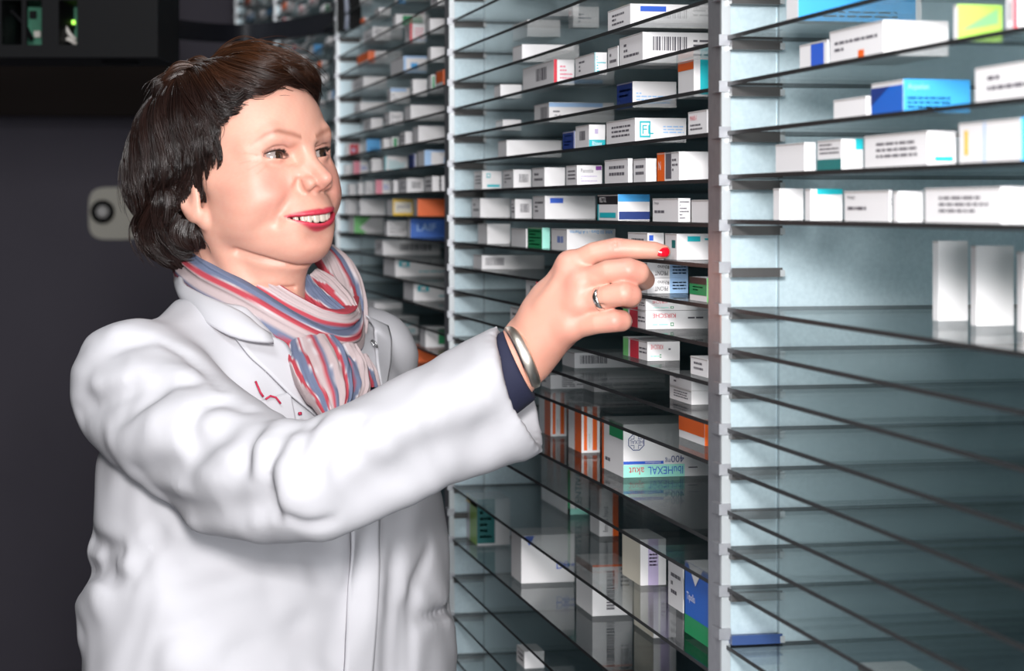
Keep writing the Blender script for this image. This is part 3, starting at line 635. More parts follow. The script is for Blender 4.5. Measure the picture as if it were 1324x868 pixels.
# nose
CH([(0, 83, 14), (0, 89, 3), (0, 96, -10), (0, 104.5, -23)], [7.5, 5.6, 6.0, 7.2], .009)
E3((0, 109.0, -30.5), (8.0, 9.6, 7.6), .006)
for s in (1, -1):
    E3((s*12, 97, -33), (6.5, 9.5, 7), .005)
    CP((s*4, 92, -20), (s*14, 84, -30), 6, 8, .01)
CP((0, 88, -38), (0, 104, -36), 4.6, 4.6, .005)
for s in (1, -1):
    E3((s*6.4, 101, -40), (3.1, 5.2, 3.4), .002, 's')
    CH([(s*17.5, 90, -27), (s*20, 89, -34), (s*17.5, 91, -40)], [1.2, 1.5, 1.2], .006, 's')
# smile folds
for s in (1, -1):
    CH([(s*20, 92, -34), (s*29, 89, -44), (s*37, 82, -55), (s*41, 73, -68)], [1.4, 2.3, 2.4, .9], .009, 's')
# lips around an open smile
def arc(z0, zc, y0, yc, xs): # corner and centre values along the mouth
    return [(x, yc + (y0 - yc) * (abs(x) / 34)**2.2, -.06 * x + zc + (z0 - zc) * (abs(x) / 34)**1.8) for x in xs]
XS = [-34, -27, -19, -11, -4, 0, 4, 11, 19, 27, 34]
up = arc(-59.5, -63.0, 75.5, 98.5, XS); lo_ = arc(-60.5, -76.0, 75.0, 94.5, XS)
CH(up, [1.2, 1.9, 2.5, 3.0, 3.3, 3.0, 3.3, 3.0, 2.5, 1.9, 1.2], .004)
CH(lo_, [1.1, 2.0, 2.9, 3.7, 4.1, 4.2, 4.1, 3.7, 2.9, 2.0, 1.1], .004)
def mouthf(x, y, z):
    z = z + .06 * x
    t = np.clip(np.abs(x) / .0335, 0, 1); zt = -.0650 + .0042 * t**1.8; zb = -.0728 + .0116 * t**1.8
    yy = .098 - .023 * t**2.2
    d = np.maximum(z - zt, zb - z); d = np.maximum(d, np.abs(x) - .0325); return np.maximum(d, np.abs(y - yy + .006) - .020)
g.op(mouthf, (-.038, .045, -.085), (.038, .125, -.05), .0014, 's')
E3((0, 84, -84), (17, 10, 4), .012, 's') if 0 else None
E3((0, 93, -86.5), (17, 6, 4.5), .014, 's')
CH([(48, 18, -84), (34, 40, -97), (18, 54, -105), (0, 58, -107), (-18, 54, -105)], [.8, 2.0, 2.2, 2.0, 1.0], .010, 's')
for zz in (-128, -142): CH([(40, 18, zz + 4), (22, 34, zz), (0, 38, zz - 2)], [.5, 1.2, .8], .006, 's')
# eyelids
for s in (1, -1):
    g.ell((s*EX/1000, EY/1000, EZ/1000), (.0139, .0139, .0132), .003)
    def openf(x, y, z, s=s):
        xx = (x - s*EX/1000) * s; t = xx / .0148
        half = .0042 * np.clip(1 - t * t, 0, 1)**.62; zc = .0002 + .0012 * t
        up_ = half * 1.0; dn = half * .70
        d = np.maximum(z - (zc + up_), (zc - dn) - z); d = np.maximum(d, np.abs(xx) - .0146); return np.maximum(d, .0755 - y)
    g.op(openf, (s*EX/1000 - .02, .06, -.015), (s*EX/1000 + .02, .11, .015), .0012, 's')
    # lid crease and the laugh lines beside the eye
    CH([(s*19, 84.5, 6.2), (s*27, 86.5, 9.0), (s*36, 84, 9.2), (s*45, 77, 4.5)], [.5, .8, .8, .5], .0035, 's')
    CH([(s*20, 84, -8), (s*30, 85.5, -10.5), (s*42, 79, -8)], [.4, .7, .4], .005, 's')
    for zz, dz in ((3, 4), (-3, -2), (-8, -8), (-13, -13)): CH([(s*50, 72, zz), (s*58, 63, zz + dz)], [.5, .2], .0022, 's')
# ears
for s in (1, -1):
    CH([(s*69, -2, -47), (s*72, -9, -42), (s*75, -18, -32), (s*77.5, -24, -20), (s*78.5, -25, -8), (s*78, -19, 2), (s*75, -8, 7), (s*72, 0, 4)], [4.0, 3.8, 3.4, 3.2, 3.2, 3.2, 3.2, 3.0], .004)
    E3((s*68, -3, -48), (5, 8.5, 9), .006); E3((s*73, -13, -21), (5.5, 15, 27), .006); E3((s*79.5, -10, -18), (3, 5, 9), .006, 's')
HV, HQ = g.mesh(1)
# colours of skin, lips and brows by place on the face
def head_col(V):
    x, y, z = V[:, 0]*1000, V[:, 1]*1000, V[:, 2]*1000; ax = np.abs(x)
    skin = np.array([.63, .325, .245]); c = np.tile(skin, (len(V), 1))
    def blend(m, col): c[:] = c * (1 - m[:, None]) + np.array(col) * m[:, None]
    blend(.50 * gs(np.hypot(ax - 44, (z + 32) * .9), 22) * (y > 30), (.62, .21, .17))
    blend(.40 * gs(np.hypot(x, z + 32), 11) * (y > 95), (.60, .21, .17))
    blend(.25 * gs(z + 96, 14) * (y > 50) * gs(x, 20), (.60, .23, .18))
    blend(.30 * gs(ax - 31, 15) * gs(z - 9, 5) * (y > 70), (.46, .22, .20))
    t = np.clip(ax / 34, 0, 1.2); z0_ = z; z = z + .06 * x
    zu = -63.0 + 3.5 * t**1.8; zl = -76.0 + 15.5 * t**1.8
    top = zu + 3.6 * (1 - t**2.5) * (1 - .25 * gs(x, 3)) + .7; bot = zl - 4.3 * (1 - t**2.2) - .5
    lip = (1 / (1 + np.exp(-(top - z) * 2.2))) * (1 / (1 + np.exp(-(z - bot) * 2.2))) * (ax < 35) * (y > 68)
    blend(lip, (.50, .035, .065))
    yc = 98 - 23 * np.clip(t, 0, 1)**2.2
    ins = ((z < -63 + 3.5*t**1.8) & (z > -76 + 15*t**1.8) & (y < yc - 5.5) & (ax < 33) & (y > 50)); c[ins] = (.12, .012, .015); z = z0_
    # brows: thin reddish-brown arches
    bz = np.interp(ax, [12, 20, 36, 46, 56], [15.5, 19, 23.5, 22, 14]); bw = np.interp(ax, [10, 18, 36, 56], [2.6, 3.4, 2.8, 1.8])
    br = gs(z - bz, bw) * (ax > 10) * (ax < 57) * (y > 45); blend(.70 * br * np.clip((60 - ax) / 22, .25, 1), (.24, .085, .05))
    nn_ = np.sin(x*.9 + 2*np.sin(z*.5)) * np.sin(z*1.1 + 1.5*np.sin(y*.6)) * .5 + np.sin(x*.31+z*.27+y*.2) * .5; c *= (1 + np.stack([.015*nn_, .05*nn_, .05*nn_], 1))
    for q0, q1 in (((50,66,3),(60,52,7)), ((50,66,-1),(62,50,-2)), ((49,66,-5),(60,52,-10)), ((46,72,-9),(56,60,-16))):
        q0, q1 = np.array(q0, float), np.array(q1, float); d_ = q1 - q0; XY = np.stack([ax, z], 1); t_ = np.clip(((XY - q0[[0, 2]]) @ d_[[0, 2]]) / (d_[[0, 2]] @ d_[[0, 2]]), 0, 1); ds = np.hypot(*(XY - q0[[0, 2]] - t_[:, None] * d_[[0, 2]]).T); blend(.32 * gs(ds, .9) * (y > 40), (.48, .19, .13))
    # lash line
    for s in (1, -1):
        xx = (x * s - EX) / 14.6; half = 4.2 * np.clip(1 - xx * xx, 0, 1)**.62
        up_ = .2 + 1.2 * xx + half; m = gs(z - up_ - .4, 1.0) * (np.abs(xx) < 1.05) * (y > 72) * (x * s > 0); blend(.85 * m, (.05, .02, .02))
        dn = .2 + 1.2 * xx - .70 * half; m = gs(z - dn + .2, .7) * (np.abs(xx) < 1.05) * (y > 72) * (x * s > 0); blend(.45 * m, (.10, .05, .05))
    return c
SKIN = vcol_mat('skin', .48, sss=.18, bump=(900, .12, .0006))
body_parts = [(h2c(HV), HQ, head_col(HV))]
# eyeballs with iris and pupil
SCL = mat('eye_white', (.30, .25, .235), .15, coat=.6); IRI = mat('iris_brown', (.035, .018, .010), .15, coat=1); PUP = mat('pupil', (.003, .003, .003), .1, coat=1)
for s in (1, -1):
    gz = np.array([-.25, 1, -.04]); gz /= np.linalg.norm(gz)
    c = h2c([[s*EX/1000, EY/1000, EZ/1000]])[0]; ax_ = HR @ gz
    cw = c2w(*c[:2], c[2]); aw = Vector(to_world(ax_[None])[0]); R_ = .0121
    mb = MB()
    def zone(a0, a1, m, n=8): mb.lathe(cw, aw, [(R_ * math.sin(a) + 1e-6, R_ * math.cos(a)) for a in [a0 + (a1 - a0) * i / n for i in range(n + 1)]], m)
    zone(.0, .24, PUP); zone(.24, .62, IRI); zone(.62, math.pi, SCL, 20)
    o = mb.build('eyeball', person); o.matrix_parent_inverse = Matrix.Translation(-person.location)
# teeth, a row of rounded crowns behind the lips
mb = MB(); TM = mat('tooth_enamel', (.60, .53, .45), .25, coat=.4)
tg = Grid((-.034, .050, -.078), (.034, .104, -.054), .0007)
xs_t = [-28.0, -22.6, -17.2, -11.8, -4.3, 4.3, 11.8, 17.2, 22.6, 28.0]
for i, xt in enumerate(xs_t):
    t = abs(xt) / 33.5; yt = 92.5 - 24 * t**2.1; w = [2.75, 2.75, 2.75, 3.3, 4.3][min(i, 9 - i)]; hh = [4.4, 5.2, 5.8, 5.9, 6.4][min(i, 9 - i)]
    cz = -.06 * xt - 63.6 + 3.2 * t**1.8 - hh * .38
    tg.op(lambda x, y, z, xt=xt, yt=yt, cz=cz, w=w, hh=hh: (((np.abs(x - xt/1000) / (w/1000))**3.2 + (np.abs(y - yt/1000) / .0026)**2.4 + (np.abs(z - cz/1000) / (hh/1000))**3.4)**(1/3) - 1) * .0026, k=.0004)
TV, TQ = tg.mesh(1)
np_obj('teeth', h2c(TV), TQ, TM, person)
# lashes
rl = random.Random(2)
for s in (1, -1):
    paths = []
    for i in range(46):
        t = -1 + 2 * i / 45; x = s*EX + s * t * 14.2; half = 4.2 * max(0, 1 - t * t)**.62; z = .2 + 1.2 * t + half + .2
        y = EY + math.sqrt(max(0, 13.9**2 - (x - s*EX)**2 - z*z)) - .3; ln = 3.6 + rl.uniform(-.8, 1.4) + 2.0 * max(t, 0)
        paths.append([[x + s * t * ln * .45 * q, y + ln * q * .85, z + ln * (.02 * q + .45 * q * q)] for q in (0, .33, .66, 1)])
    paths = h2c(np.array(paths).reshape(-1, 3) / 1000).reshape(-1, 4, 3)
    LV, LQ = tubes(paths, np.tile(np.array([.00028, .00024, .00017, .00006]), (len(paths), 1)), 4)
    np_obj('eyelashes', LV, LQ, mat('lash_black', (.008, .005, .004), .5), person)
# ---------------------------------------------------------------- hair
hg = Grid((-.125, -.165, -.150), (.125, .125, .155), .003)
hg.ell((0, -.021, .035), (.086, .097, .082)); hg.ell((0, -.053, -.012), (.085, .076, .072), .03); hg.ell((0, -.060, -.060), (.068, .050, .040), .03)
hg.ell((-.014, .038, .078), (.060, .044, .034), .03)
full = hg.f.copy()
def yh(z): return np.interp(z, [-.11, -.075, -.052, -.038, -.030, -.020, -.006, .03, .060, .080, .095, .11], [-.052, -.045, -.043, -.042, -.036, .004, .030, .036, .048, .060, .078, .10])
hg.op(lambda x, y, z: (y - yh(z + .10 * (x - .05) * (z > .04)) + 0 * x) * .8, k=.012, mode='i')
rg = np.random.default_rng(4)
base_f = hg.f.copy()
# wavy relief of the locks
def waves(x, y, z): return .0022 * np.sin(x * 160 + 2.5 * np.sin(z * 55) + y * 30) * np.cos(y * 95 + z * 40 + 1.7 * np.sin(x * 60)) - .001
hg.op(waves, mode='add'); hg.f += .0015
BV, BQ = hg.mesh(1)
# keep the base slightly inside the strands
HAIRM = mat('dark_brown_hair', (.016, .007, .0045), .36, spec=.6)
nt = HAIRM.node_tree; a_ = nt.nodes.new('ShaderNodeAttribute'); a_.attribute_name = 'Col'; nt.links.new(a_.outputs['Color'], nt.nodes['Principled BSDF'].inputs['Base Color'])
hg.f = full
gfull = hg
def nz(p, s, k=0):
    s = s * .8   # cheap smooth vector noise
    q = p * s; return np.stack([np.sin(q[:, 1] * 1.3 + k) * np.cos(q[:, 2] * 1.1 + 2 * k) + .5 * np.sin(2.3 * q[:, 0] + k), np.sin(q[:, 2] * 1.2 + 1.3 + k) * np.cos(q[:, 0] * 1.4 + k), np.sin(q[:, 0] * 1.1 + 2.1 + k) * np.cos(q[:, 1] * 1.2 - k)], 1)
def flow(p):
    x, y, z = p[:, 0], p[:, 1], p[:, 2]
    side = np.stack([0 * x, -.28 + 0 * x + .3 * (z > -.02) * (y > 0), -1 + 0 * x], 1)
    top = np.stack([-.55 + 0 * x, .95 + 0 * x, -.25 + 0 * x], 1)
    nearf = np.stack([.15 + 0 * x, .75 + 0 * x, -.75 + 0 * x], 1)
    wt = 1 / (1 + np.exp(-(z - .088) * 90)) * (1 / (1 + np.exp(-(y + .035) * 60)))
    wn = (1 / (1 + np.exp(-(y - .005) * 90))) * (x > .0) * (1 / (1 + np.exp(-(z - .045) * 90))) * (1 - wt)
    d = side * (1 - wt - wn)[:, None] + top * wt[:, None] + nearf * wn[:, None]
    crown = p - np.array([0, -.07, .11]); rad = crown / (np.linalg.norm(crown, axis=1, keepdims=True) + 1e-9)
    wc = gs(np.linalg.norm(crown, axis=1), .045)[:, None]; return d * (1 - wc) + rad * wc
def grow(roots, S_, length, off0, off1, wav, k=0):
    p = roots.copy(); out = [p.copy()]; st = (length / (S_ - 1))[:, None]
    for i in range(1, S_):
        n = gfull.grad(p); d = flow(p) + wav * nz(p, 55, 0) + .35 * wav * nz(p, 130, k)
        d = d - n * (d * n).sum(1, keepdims=True); d /= np.linalg.norm(d, axis=1, keepdims=True) + 1e-9
        lim = np.clip(1 - (p[:, 1] - yh(p[:, 2]) + .002) / .008, .05, 1)[:, None]
        p = p + d * st * lim; t = i / (S_ - 1)
        want = off0 + (off1 - off0) * math.sin(math.pi * min(1, t * 1.1) * .75)
        n = gfull.grad(p); e = gfull.sample(p) - want; p = p - n * e[:, None]; out.append(p.copy())
    return np.stack(out, 1)
inside = base_f
# guides
ok = BV[(BV[:, 2] > -.10)]; ok = ok[(ok[:, 1] < yh(ok[:, 2]) - .014)]
gr = ok[rg.choice(len(ok), 340, replace=False)]; S_ = 11
gl = .058 + .030 * rg.random(len(gr)) ; goff = -.002 + .004 * rg.random(len(gr))
G = grow(gr, S_, gl, np.full(len(gr), .000), goff, .6)
N = 17000
ri = rg.integers(0, len(ok), N); roots = ok[ri] + rg.normal(0, .0012, (N, 3))
# nearest guide
gi = np.empty(N, int)
for a in range(0, N, 2000): gi[a:a+2000] = np.argmin(((roots[a:a+2000, None] - gr[None])**2).sum(2), 1)
Pth = grow(roots, S_, gl[gi] * rg.uniform(.8, 1.1, N), np.full(N, -.001), goff[gi] + rg.normal(0, .0008, N), .6, 1.0)
t = np.linspace(0, 1, S_)[None, :, None]; w = .80 * t**.9
Pth = Pth * (1 - w) + (G[gi] + (Pth[:, :1] - G[gi][:, :1]) * (1 - .75 * t)) * w
# curl the lowest ends
rad = .00062 * (1 - .75 * np.linspace(0, 1, S_)**2)[None] * rg.uniform(.7, 1.3, (N, 1))
SV, SQ = tubes(Pth, rad, 3)
# combed locks that show from the front: fringe, temple, waves over the ear and nape curls
def hit(u, v):
    o = (np.array([0, 0, CAMZ]) - HO) @ HR; d = cf(u, v, 1.0) - np.array([0, 0, CAMZ]); d = d / np.linalg.norm(d) @ HR
    tt = np.arange(1.85, 2.6, .002); q = o + d * tt[:, None]
    ok_ = np.all((q > gfull.lo) & (q < gfull.lo + (gfull.n - 1) * gfull.h), 1); q = q[ok_]; f = gfull.sample(q)
    i = np.argmax(f < 0) if (f < 0).any() else np.argmin(f); p = q[i]; return p - gfull.grad(p[None])[0] * gfull.sample(p[None])[0]
LK = ['520,200 560,265 580,300 620,285 690,245', '500,180 548,260 572,320 590,345 630,290', '530,170 580,235 620,275 660,262 720,235', '515,90 640,105 760,140 850,185 890,225 908,282', '500,98 600,125 720,160 810,185 870,205 900,250', '510,85 620,92 740,118 840,160 890,205 905,250',
 '495,110 570,150 650,190 740,205 820,194 868,205', '480,120 550,165 620,215 690,232 760,212 815,197', '470,130 530,185 590,240 640,262 700,238',
 '460,140 510,200 560,262 590,300 640,268', '455,150 500,220 545,290 566,330 562,390 552,440', '450,150 490,240 530,320 552,400 552,480 540,545',
 '440,160 470,250 505,340 530,420 520,500 500,560', '430,160 450,260 475,350 500,430 480,520 455,590', '420,170 425,260 440,350 470,430 455,520 420,580 408,610',
 '405,170 395,260 405,360 435,440 430,520 400,570', '390,180 370,270 370,360 395,440 400,510 380,580 350,620', '370,190 345,280 340,370 355,450 370,530 350,600 330,650',
 '350,200 320,290 305,380 320,470 340,550 325,620 335,690', '330,225 295,310 280,400 285,480 310,560 300,640 320,710', '305,265 272,350 262,440 262,520 285,590 285,650 300,720',
 '285,320 255,400 248,480 252,550 262,600 250,585', '270,360 248,430 243,500 250,570 275,640 290,690', '400,590 375,650 385,710 410,760 450,792', '420,640 405,690 420,740 460,775 500,780',
 '450,665 450,710 470,745 500,760', '480,680 490,715 505,750 512,770', '370,600 345,670 350,730 385,780 430,805', '340,610 310,680 320,740 355,790 400,812', '300,640 288,700 310,760 350,800',
 '380,560 395,600 380,650 390,700 430,740', '540,100 640,98 730,112 800,140', '470,95 430,120 400,160 372,210', '500,80 455,100 420,135', '520,78 580,82 660,88 740,108', '440,120 400,170 375,230 350,300', '600,130 680,150 760,165 830,185']
LP, LR, LS = [], [], []
SN = 16
for li, s_ in enumerate(LK):
    pts = [tuple(float(q) for q in w_.split(',')) for w_ in s_.split()]
    big = np.array([hit(68 + x / 2.63, 30 + y / 2.63) for x, y in pts]); tk = np.linspace(0, 1, len(big)); tn = np.linspace(0, 1, SN)
    # smooth through the control points
    c0 = np.stack([np.interp(tn, tk, big[:, i]) for i in range(3)], 1)
    for _ in range(3): c0[1:-1] = .5 * c0[1:-1] + .25 * (c0[:-2] + c0[2:])
    nrm = gfull.grad(c0); tan = np.gradient(c0, axis=0); tan /= np.linalg.norm(tan, axis=1, keepdims=True) + 1e-9; sd = np.cross(nrm, tan)
    L_ = np.linalg.norm(np.diff(c0, axis=0), axis=1).sum()
    for rep in range(6):
        ph = rg.uniform(0, 6.28); am = rg.uniform(.002, .0068); sh = rg.normal(0, .0045); hgt = rg.uniform(.0010, .0135); wdt = rg.uniform(.0028, .0052); K = 34
        cut = rg.uniform(.82, 1.0) if li not in (21,) else 1
        cc = c0 + sd * (sh + am * np.sin(tn * L_ / .011 + ph) * tn)[:, None] + nrm * (hgt * np.sin(np.pi * np.clip(tn * .93 + .05, 0, 1))**.6 + .0016 * np.sin(tn * L_ / .009 + ph * 1.7) * tn)[:, None]
        o1 = rg.normal(0, 1, K); o2 = rg.normal(0, 1, K); tcut = rg.uniform(.80, 1.0, K) * cut
        for k in range(K):
            tq = tn * tcut[k]; base = np.stack([np.interp(tq, tn, cc[:, i]) for i in range(3)], 1)
            env = (wdt * np.sin(np.pi * np.clip(.12 + .86 * tq / cut, 0, 1)) + .0004)
            LP.append(base + sd * (o1[k] * env * .62)[:, None] + nrm * (o2[k] * env * .32 - .0004 * o1[k]**2)[:, None]); LS.append(.35 * rg.random() + .65 * ((li * 7 + rep * 3) % 10) / 10)
for _ in range(420):      # loose flyaway hairs
    q = LP[rg.integers(0, len(LP))].copy(); n_ = gfull.grad(q); w_ = np.linspace(0, 1, SN)[:, None]; LP.append(q + n_ * w_ * rg.uniform(.001, .008) + rg.normal(0, .004, 3) * w_ + .0015 * np.sin(w_ * 7 + rg.uniform(0, 6)) * w_); LS.append(.5)
LP = np.array(LP); lr = .00052 * (1 - .8 * np.linspace(0, 1, SN)**2.5)[None] * rg.uniform(.7, 1.3, (len(LP), 1))
KV, KQ = tubes(LP, lr, 3); ks = np.repeat(np.array(LS), SN * 3)
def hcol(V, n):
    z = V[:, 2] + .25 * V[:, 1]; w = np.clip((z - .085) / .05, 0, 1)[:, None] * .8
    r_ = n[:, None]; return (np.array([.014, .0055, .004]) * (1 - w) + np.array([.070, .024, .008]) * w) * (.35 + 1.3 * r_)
sn = np.repeat(rg.random(N) * .5 + .5 * rg.random(len(gr))[gi], S_ * 3)
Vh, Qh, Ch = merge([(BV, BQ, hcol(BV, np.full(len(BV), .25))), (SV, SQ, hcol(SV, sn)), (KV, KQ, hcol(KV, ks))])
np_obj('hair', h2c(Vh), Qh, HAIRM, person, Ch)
# ---------------------------------------------------------------- body: neck, torso, arm and hand
# torso frame (camera-aligned): centre line, right hand side, forward
TC = np.array([-.254, 2.24]); TY = math.radians(50)
TF = np.array([math.sin(TY), -math.cos(TY)]); TR = np.array([-math.cos(TY), -math.sin(TY)])
def T3(r, f, z): q = TC + TR * r + TF * f; return np.array([q[0], q[1], z])
SH_R = T3(.165, -.005, 1.335); SH_L = T3(-.150, -.005, 1.335)
EL_R = cf(408, 622, 1.885); WR_R = cf(668, 468, 1.985)
EL_L = T3(-.19, -.04, 1.05); WR_L = T3(-.17, .04, .82)
bg = Grid((-.62, 1.80, .55), (.12, 2.62, 1.46), .008)
def torso(g, pad, zlo=.70):
    def fn(x, y, z):
        r = (x - TC[0]) * TR[0] + (y - TC[1]) * TR[1]; f = (x - TC[0]) * TF[0] + (y - TC[1]) * TF[1]
        a = np.interp(z.ravel(), [.6, .85, 1.0, 1.12, 1.25, 1.34, 1.40], [.19, .185, .165, .160, .172, .165, .10]).reshape(z.shape) + pad
        b = np.interp(z.ravel(), [.6, .85, 1.0, 1.12, 1.25, 1.34, 1.40], [.125, .125, .110, .105, .100, .072, .05]).reshape(z.shape) + pad
        d = (np.sqrt((r / a)**2 + ((f - .01) / b)**2) - 1) * b
        return np.maximum(np.maximum(d, zlo - z), z - 1.345 - pad * .5)
    g.op(fn, k=.02)
torso(bg, 0, .60)
bg.cap(T3(.12,-.02,1.315), T3(-.12,-.02,1.315), .035, k=.03)
bg.chain([SH_R, cf(240, 560, 2.05), cf(300, 605, 1.985), cf(350, 626, 1.93), EL_R, cf(480, 592, 1.905), cf(560, 552, 1.94), cf(600, 528, 1.955)], [.040, .040, .038, .034, .032, .032, .031, .030], .02); bg.cap(SH_L, EL_L, .048, .040, .02); bg.cap(EL_L, WR_L, .038, .026, .01)
NB = h2c([[0, -.030, -.14]])[0]; bg.cap(T3(0, -.02, 1.33), NB, .050, .046, k=.02)
for s in (.085, -.085): bg.cap(T3(s, 0, .70), T3(s, 0, .57), .085, .08, .02)
V_, Q_ = bg.mesh(1); SKC = np.array([.63, .325, .245])
body_parts.append((V_, Q_, np.tile(SKC, (len(V_), 1))))
# ---- right hand: joints laid out by where they stand
hx = Grid(cf(560, 530, 2.06) - .02, cf(880, 285, 2.02) + np.array([.02, .02, .03]), .0012)
lo = np.minimum(cf(600, 300, 1.90), cf(600, 540, 1.90)); 
hx = Grid((-.075, 1.885, 1.300), (.165, 2.075, 1.500), .00125)
J = lambda u, v, D: cf(u, v, D)
k_ = .006
WR = J(672, 440, 1.985)
# forearm end and the block of the palm
hx.chain([EL_R * .35 + WR_R * .65, J(655, 487, 1.975), J(683, 449, 1.985)], [.031, .0275, .0255], k_)
hx.cap(J(685, 434, 1.99), J(709, 389, 1.985), .0190, .0165, .014); hx.cap(J(690, 462, 1.98), J(718, 434, 1.975), .0185, .0165, .014)
MCP = [J(738, 344, 1.966), J(752, 367, 1.954), J(750, 395, 1.952), J(736, 424, 1.957)]
hx.cap(J(702, 402, 1.985), MCP[0], .0165, .0130, .012); hx.cap(J(700, 412, 1.975), MCP[1], .0175, .0125, .012)
hx.cap(J(694, 428, 1.97), MCP[2], .0175, .0120, .012); hx.cap(J(698, 446, 1.970), MCP[3], .0165, .0115, .012)
for m_ in MCP: hx.ell(m_ + np.array([0, -.004, .001]), (.0115, .0105, .0110), .010)
# palm side bulk
hx.cap(J(718, 385, 2.005), J(745, 405, 1.985), .016, .016, .014); hx.cap(J(700, 430, 1.995), J(735, 420, 1.98), .016, .014, .012)
def finger(pts, rs, k=.0035): hx.chain(pts, [r for r in rs], k)
finger([MCP[0], J(768, 327, 1.955), J(796, 322, 1.951), J(826, 323, 1.950), J(846, 324, 1.951), J(858, 325.5, 1.952)], [.0118, .0098, .0102, .0086, .0080, .0064])
finger([MCP[1], J(786, 351, 1.938), J(812, 349, 1.934), J(825, 353, 1.938), J(834, 362, 1.962), J(829, 366, 1.981)], [.0118, .0102, .0108, .0106, .0090, .0075])
finger([MCP[2], J(786, 384, 1.934), J(806, 380, 1.929), J(815, 382, 1.933), J(817, 386, 1.958), J(809, 389, 1.974)], [.0115, .0102, .0110, .0106, .0088, .0074])
finger([MCP[3], J(772, 418, 1.940), J(794, 415, 1.936), J(803, 415, 1.940), J(806, 416, 1.958), J(798, 414, 1.974)], [.0112, .0096, .0103, .0098, .0082, .0070], .004)
# thumb leaves the far side of the palm and meets the index finger behind the box edge
finger([J(712, 402, 2.010), J(740, 366, 2.028), J(775, 352, 2.022), J(806, 348, 2.008)], [.013, .0118, .0105, .0082], .008)
# creases and tendons
hx.chain([J(756, 350, 1.937), J(778, 362, 1.926), J(800, 364, 1.924)], [.0012, .0014, .0010], .004, 's')
hx.chain([J(774, 392, 1.933), J(784, 398, 1.926), J(796, 399, 1.924)], [.0010, .0012, .0008], .004, 's')
for a, b in (((700, 395), (728, 352)), ((702, 405), (742, 372)), ((704, 420), (742, 397))):
    hx.cap(J(*a, 1.962), J(*b, 1.955), .0022, .0022, .010)
for u, v in ((795, 313), (799, 312.5), (791, 314)): hx.chain([J(u, v, 1.9445), J(u + .5, v + 9, 1.9405)], [.0004, .0004], .0014, 's')
for u, v in ((812, 340), (816, 341), (812, 371), (816, 373), (793, 407), (797, 408)): hx.chain([J(u, v, 1.925), J(u + 1.5, v + 10, 1.922)], [.0004, .0004], .0016, 's')
FV, FQ = hx.mesh(1)
def hand_col(V):
    c = np.tile(SKC, (len(V), 1))
    def bl(p, r, col, a):
        m = a * np.exp(-((V - p)**2).sum(1) / r**2); c[:] = c * (1 - m[:, None]) + np.array(col) * m[:, None]
    for p in MCP: bl(p, .016, (.62, .21, .17), .5)
    for p in (J(796, 322, 1.945), J(814, 349, 1.93), J(814, 380, 1.93), J(796, 415, 1.93)): bl(p, .012, (.62, .21, .17), .55)
    bl(J(858, 325, 1.95), .010, (.62, .19, .15), .5); bl(J(700, 450, 1.96), .04, (.60, .22, .15), .35)
    return c
body_parts.append((FV, FQ, hand_col(FV)))
V_, Q_, C_ = merge(body_parts)
o_ = np.cumsum([0] + [len(p_[0]) for p_ in body_parts])
for i_, j_, pt in ((0, 1, NB), (1, 2, cf(590, 522, 1.955))):     # weld the pieces where they overlap inside neck and sleeve
    A_, B_ = V_[o_[i_]:o_[i_+1]], V_[o_[j_]:o_[j_+1]]; a_i = int(np.argmin(((A_ - pt)**2).sum(1))); q_ = Q_[(Q_ == o_[i_] + a_i).any(1)][0]
    b_i = int(np.argmin(((B_ - A_[a_i])**2).sum(1))); r_ = Q_[(Q_ == o_[j_] + b_i).any(1)][0]; Q_ = np.concatenate([Q_, [[q_[0], q_[1], r_[1], r_[0]]]])

lab_ = np.arange(len(V_))
while True:                      # drop tiny closed pockets left inside the surface
    m_ = lab_[Q_].min(1); new = lab_.copy(); np.minimum.at(new, Q_.ravel(), np.repeat(m_, 4)); new = new[new]
    if (new == lab_).all(): break
    lab_ = new
cnt_ = np.bincount(lab_, minlength=len(V_)); keep = cnt_[lab_] > 500; Q_ = Q_[keep[Q_[:, 0]]]; re_ = np.cumsum(keep) - 1; Q_ = re_[Q_]; V_, C_ = V_[keep], C_[keep]
body = np_obj('body', V_, Q_, SKIN, person, C_)
# nails
def nail(name, c, ax, nrm, L, Wd, m):
    c = np.array(c); ax = ax / np.linalg.norm(ax); nrm = nrm - ax * (nrm @ ax); nrm /= np.linalg.norm(nrm); sd = np.cross(ax, nrm)
    vs = []; n = 10
    for i in range(n + 1):
        for j in range(n + 1):
            a = -1 + 2 * i / n; b = -1 + 2 * j / n
            px = a * math.sqrt(1 - .42 * b * b); py = b * math.sqrt(1 - .42 * a * a)
            vs.append(c + ax * px * L / 2 + sd * math.sin(py * 1.15) * Wd / 2 + nrm * (Wd / 2 * (math.cos(py * 1.15) - 1) * .9 - .0008 * px * px))
    top = np.array(vs); bot = top - nrm * .0009; V = np.concatenate([top, bot]); Q = []; o = (n + 1)**2
    for i in range(n):
        for j in range(n):
            a = i * (n + 1) + j; Q.append([a, a + 1, a + n + 2, a + n + 1]); Q.append([o + a, o + a + n + 1, o + a + n + 2, o + a + 1])
    rim = [j for j in range(n)] ; 
    for j in range(n):
        for a, b in ((j, j + 1), (n * (n + 1) + j + 1, n * (n + 1) + j), ((j + 1) * (n + 1), j * (n + 1)), (j * (n + 1) + n, (j + 1) * (n + 1) + n)): Q.append([b, a, a + o, b + o])
    return np_obj(name, V, Q, m, person)
RED = mat('red_nail_varnish', (.62, .004, .018), .12, coat=1)
nax = J(868, 326, 1.952) - J(836, 323, 1.950)
nail('fingernail', J(857, 324.5, 1.9442), nax, np.array([.05, -1, .28]), .0125, .0105, RED)['label'] = 'red varnished index fingernail'
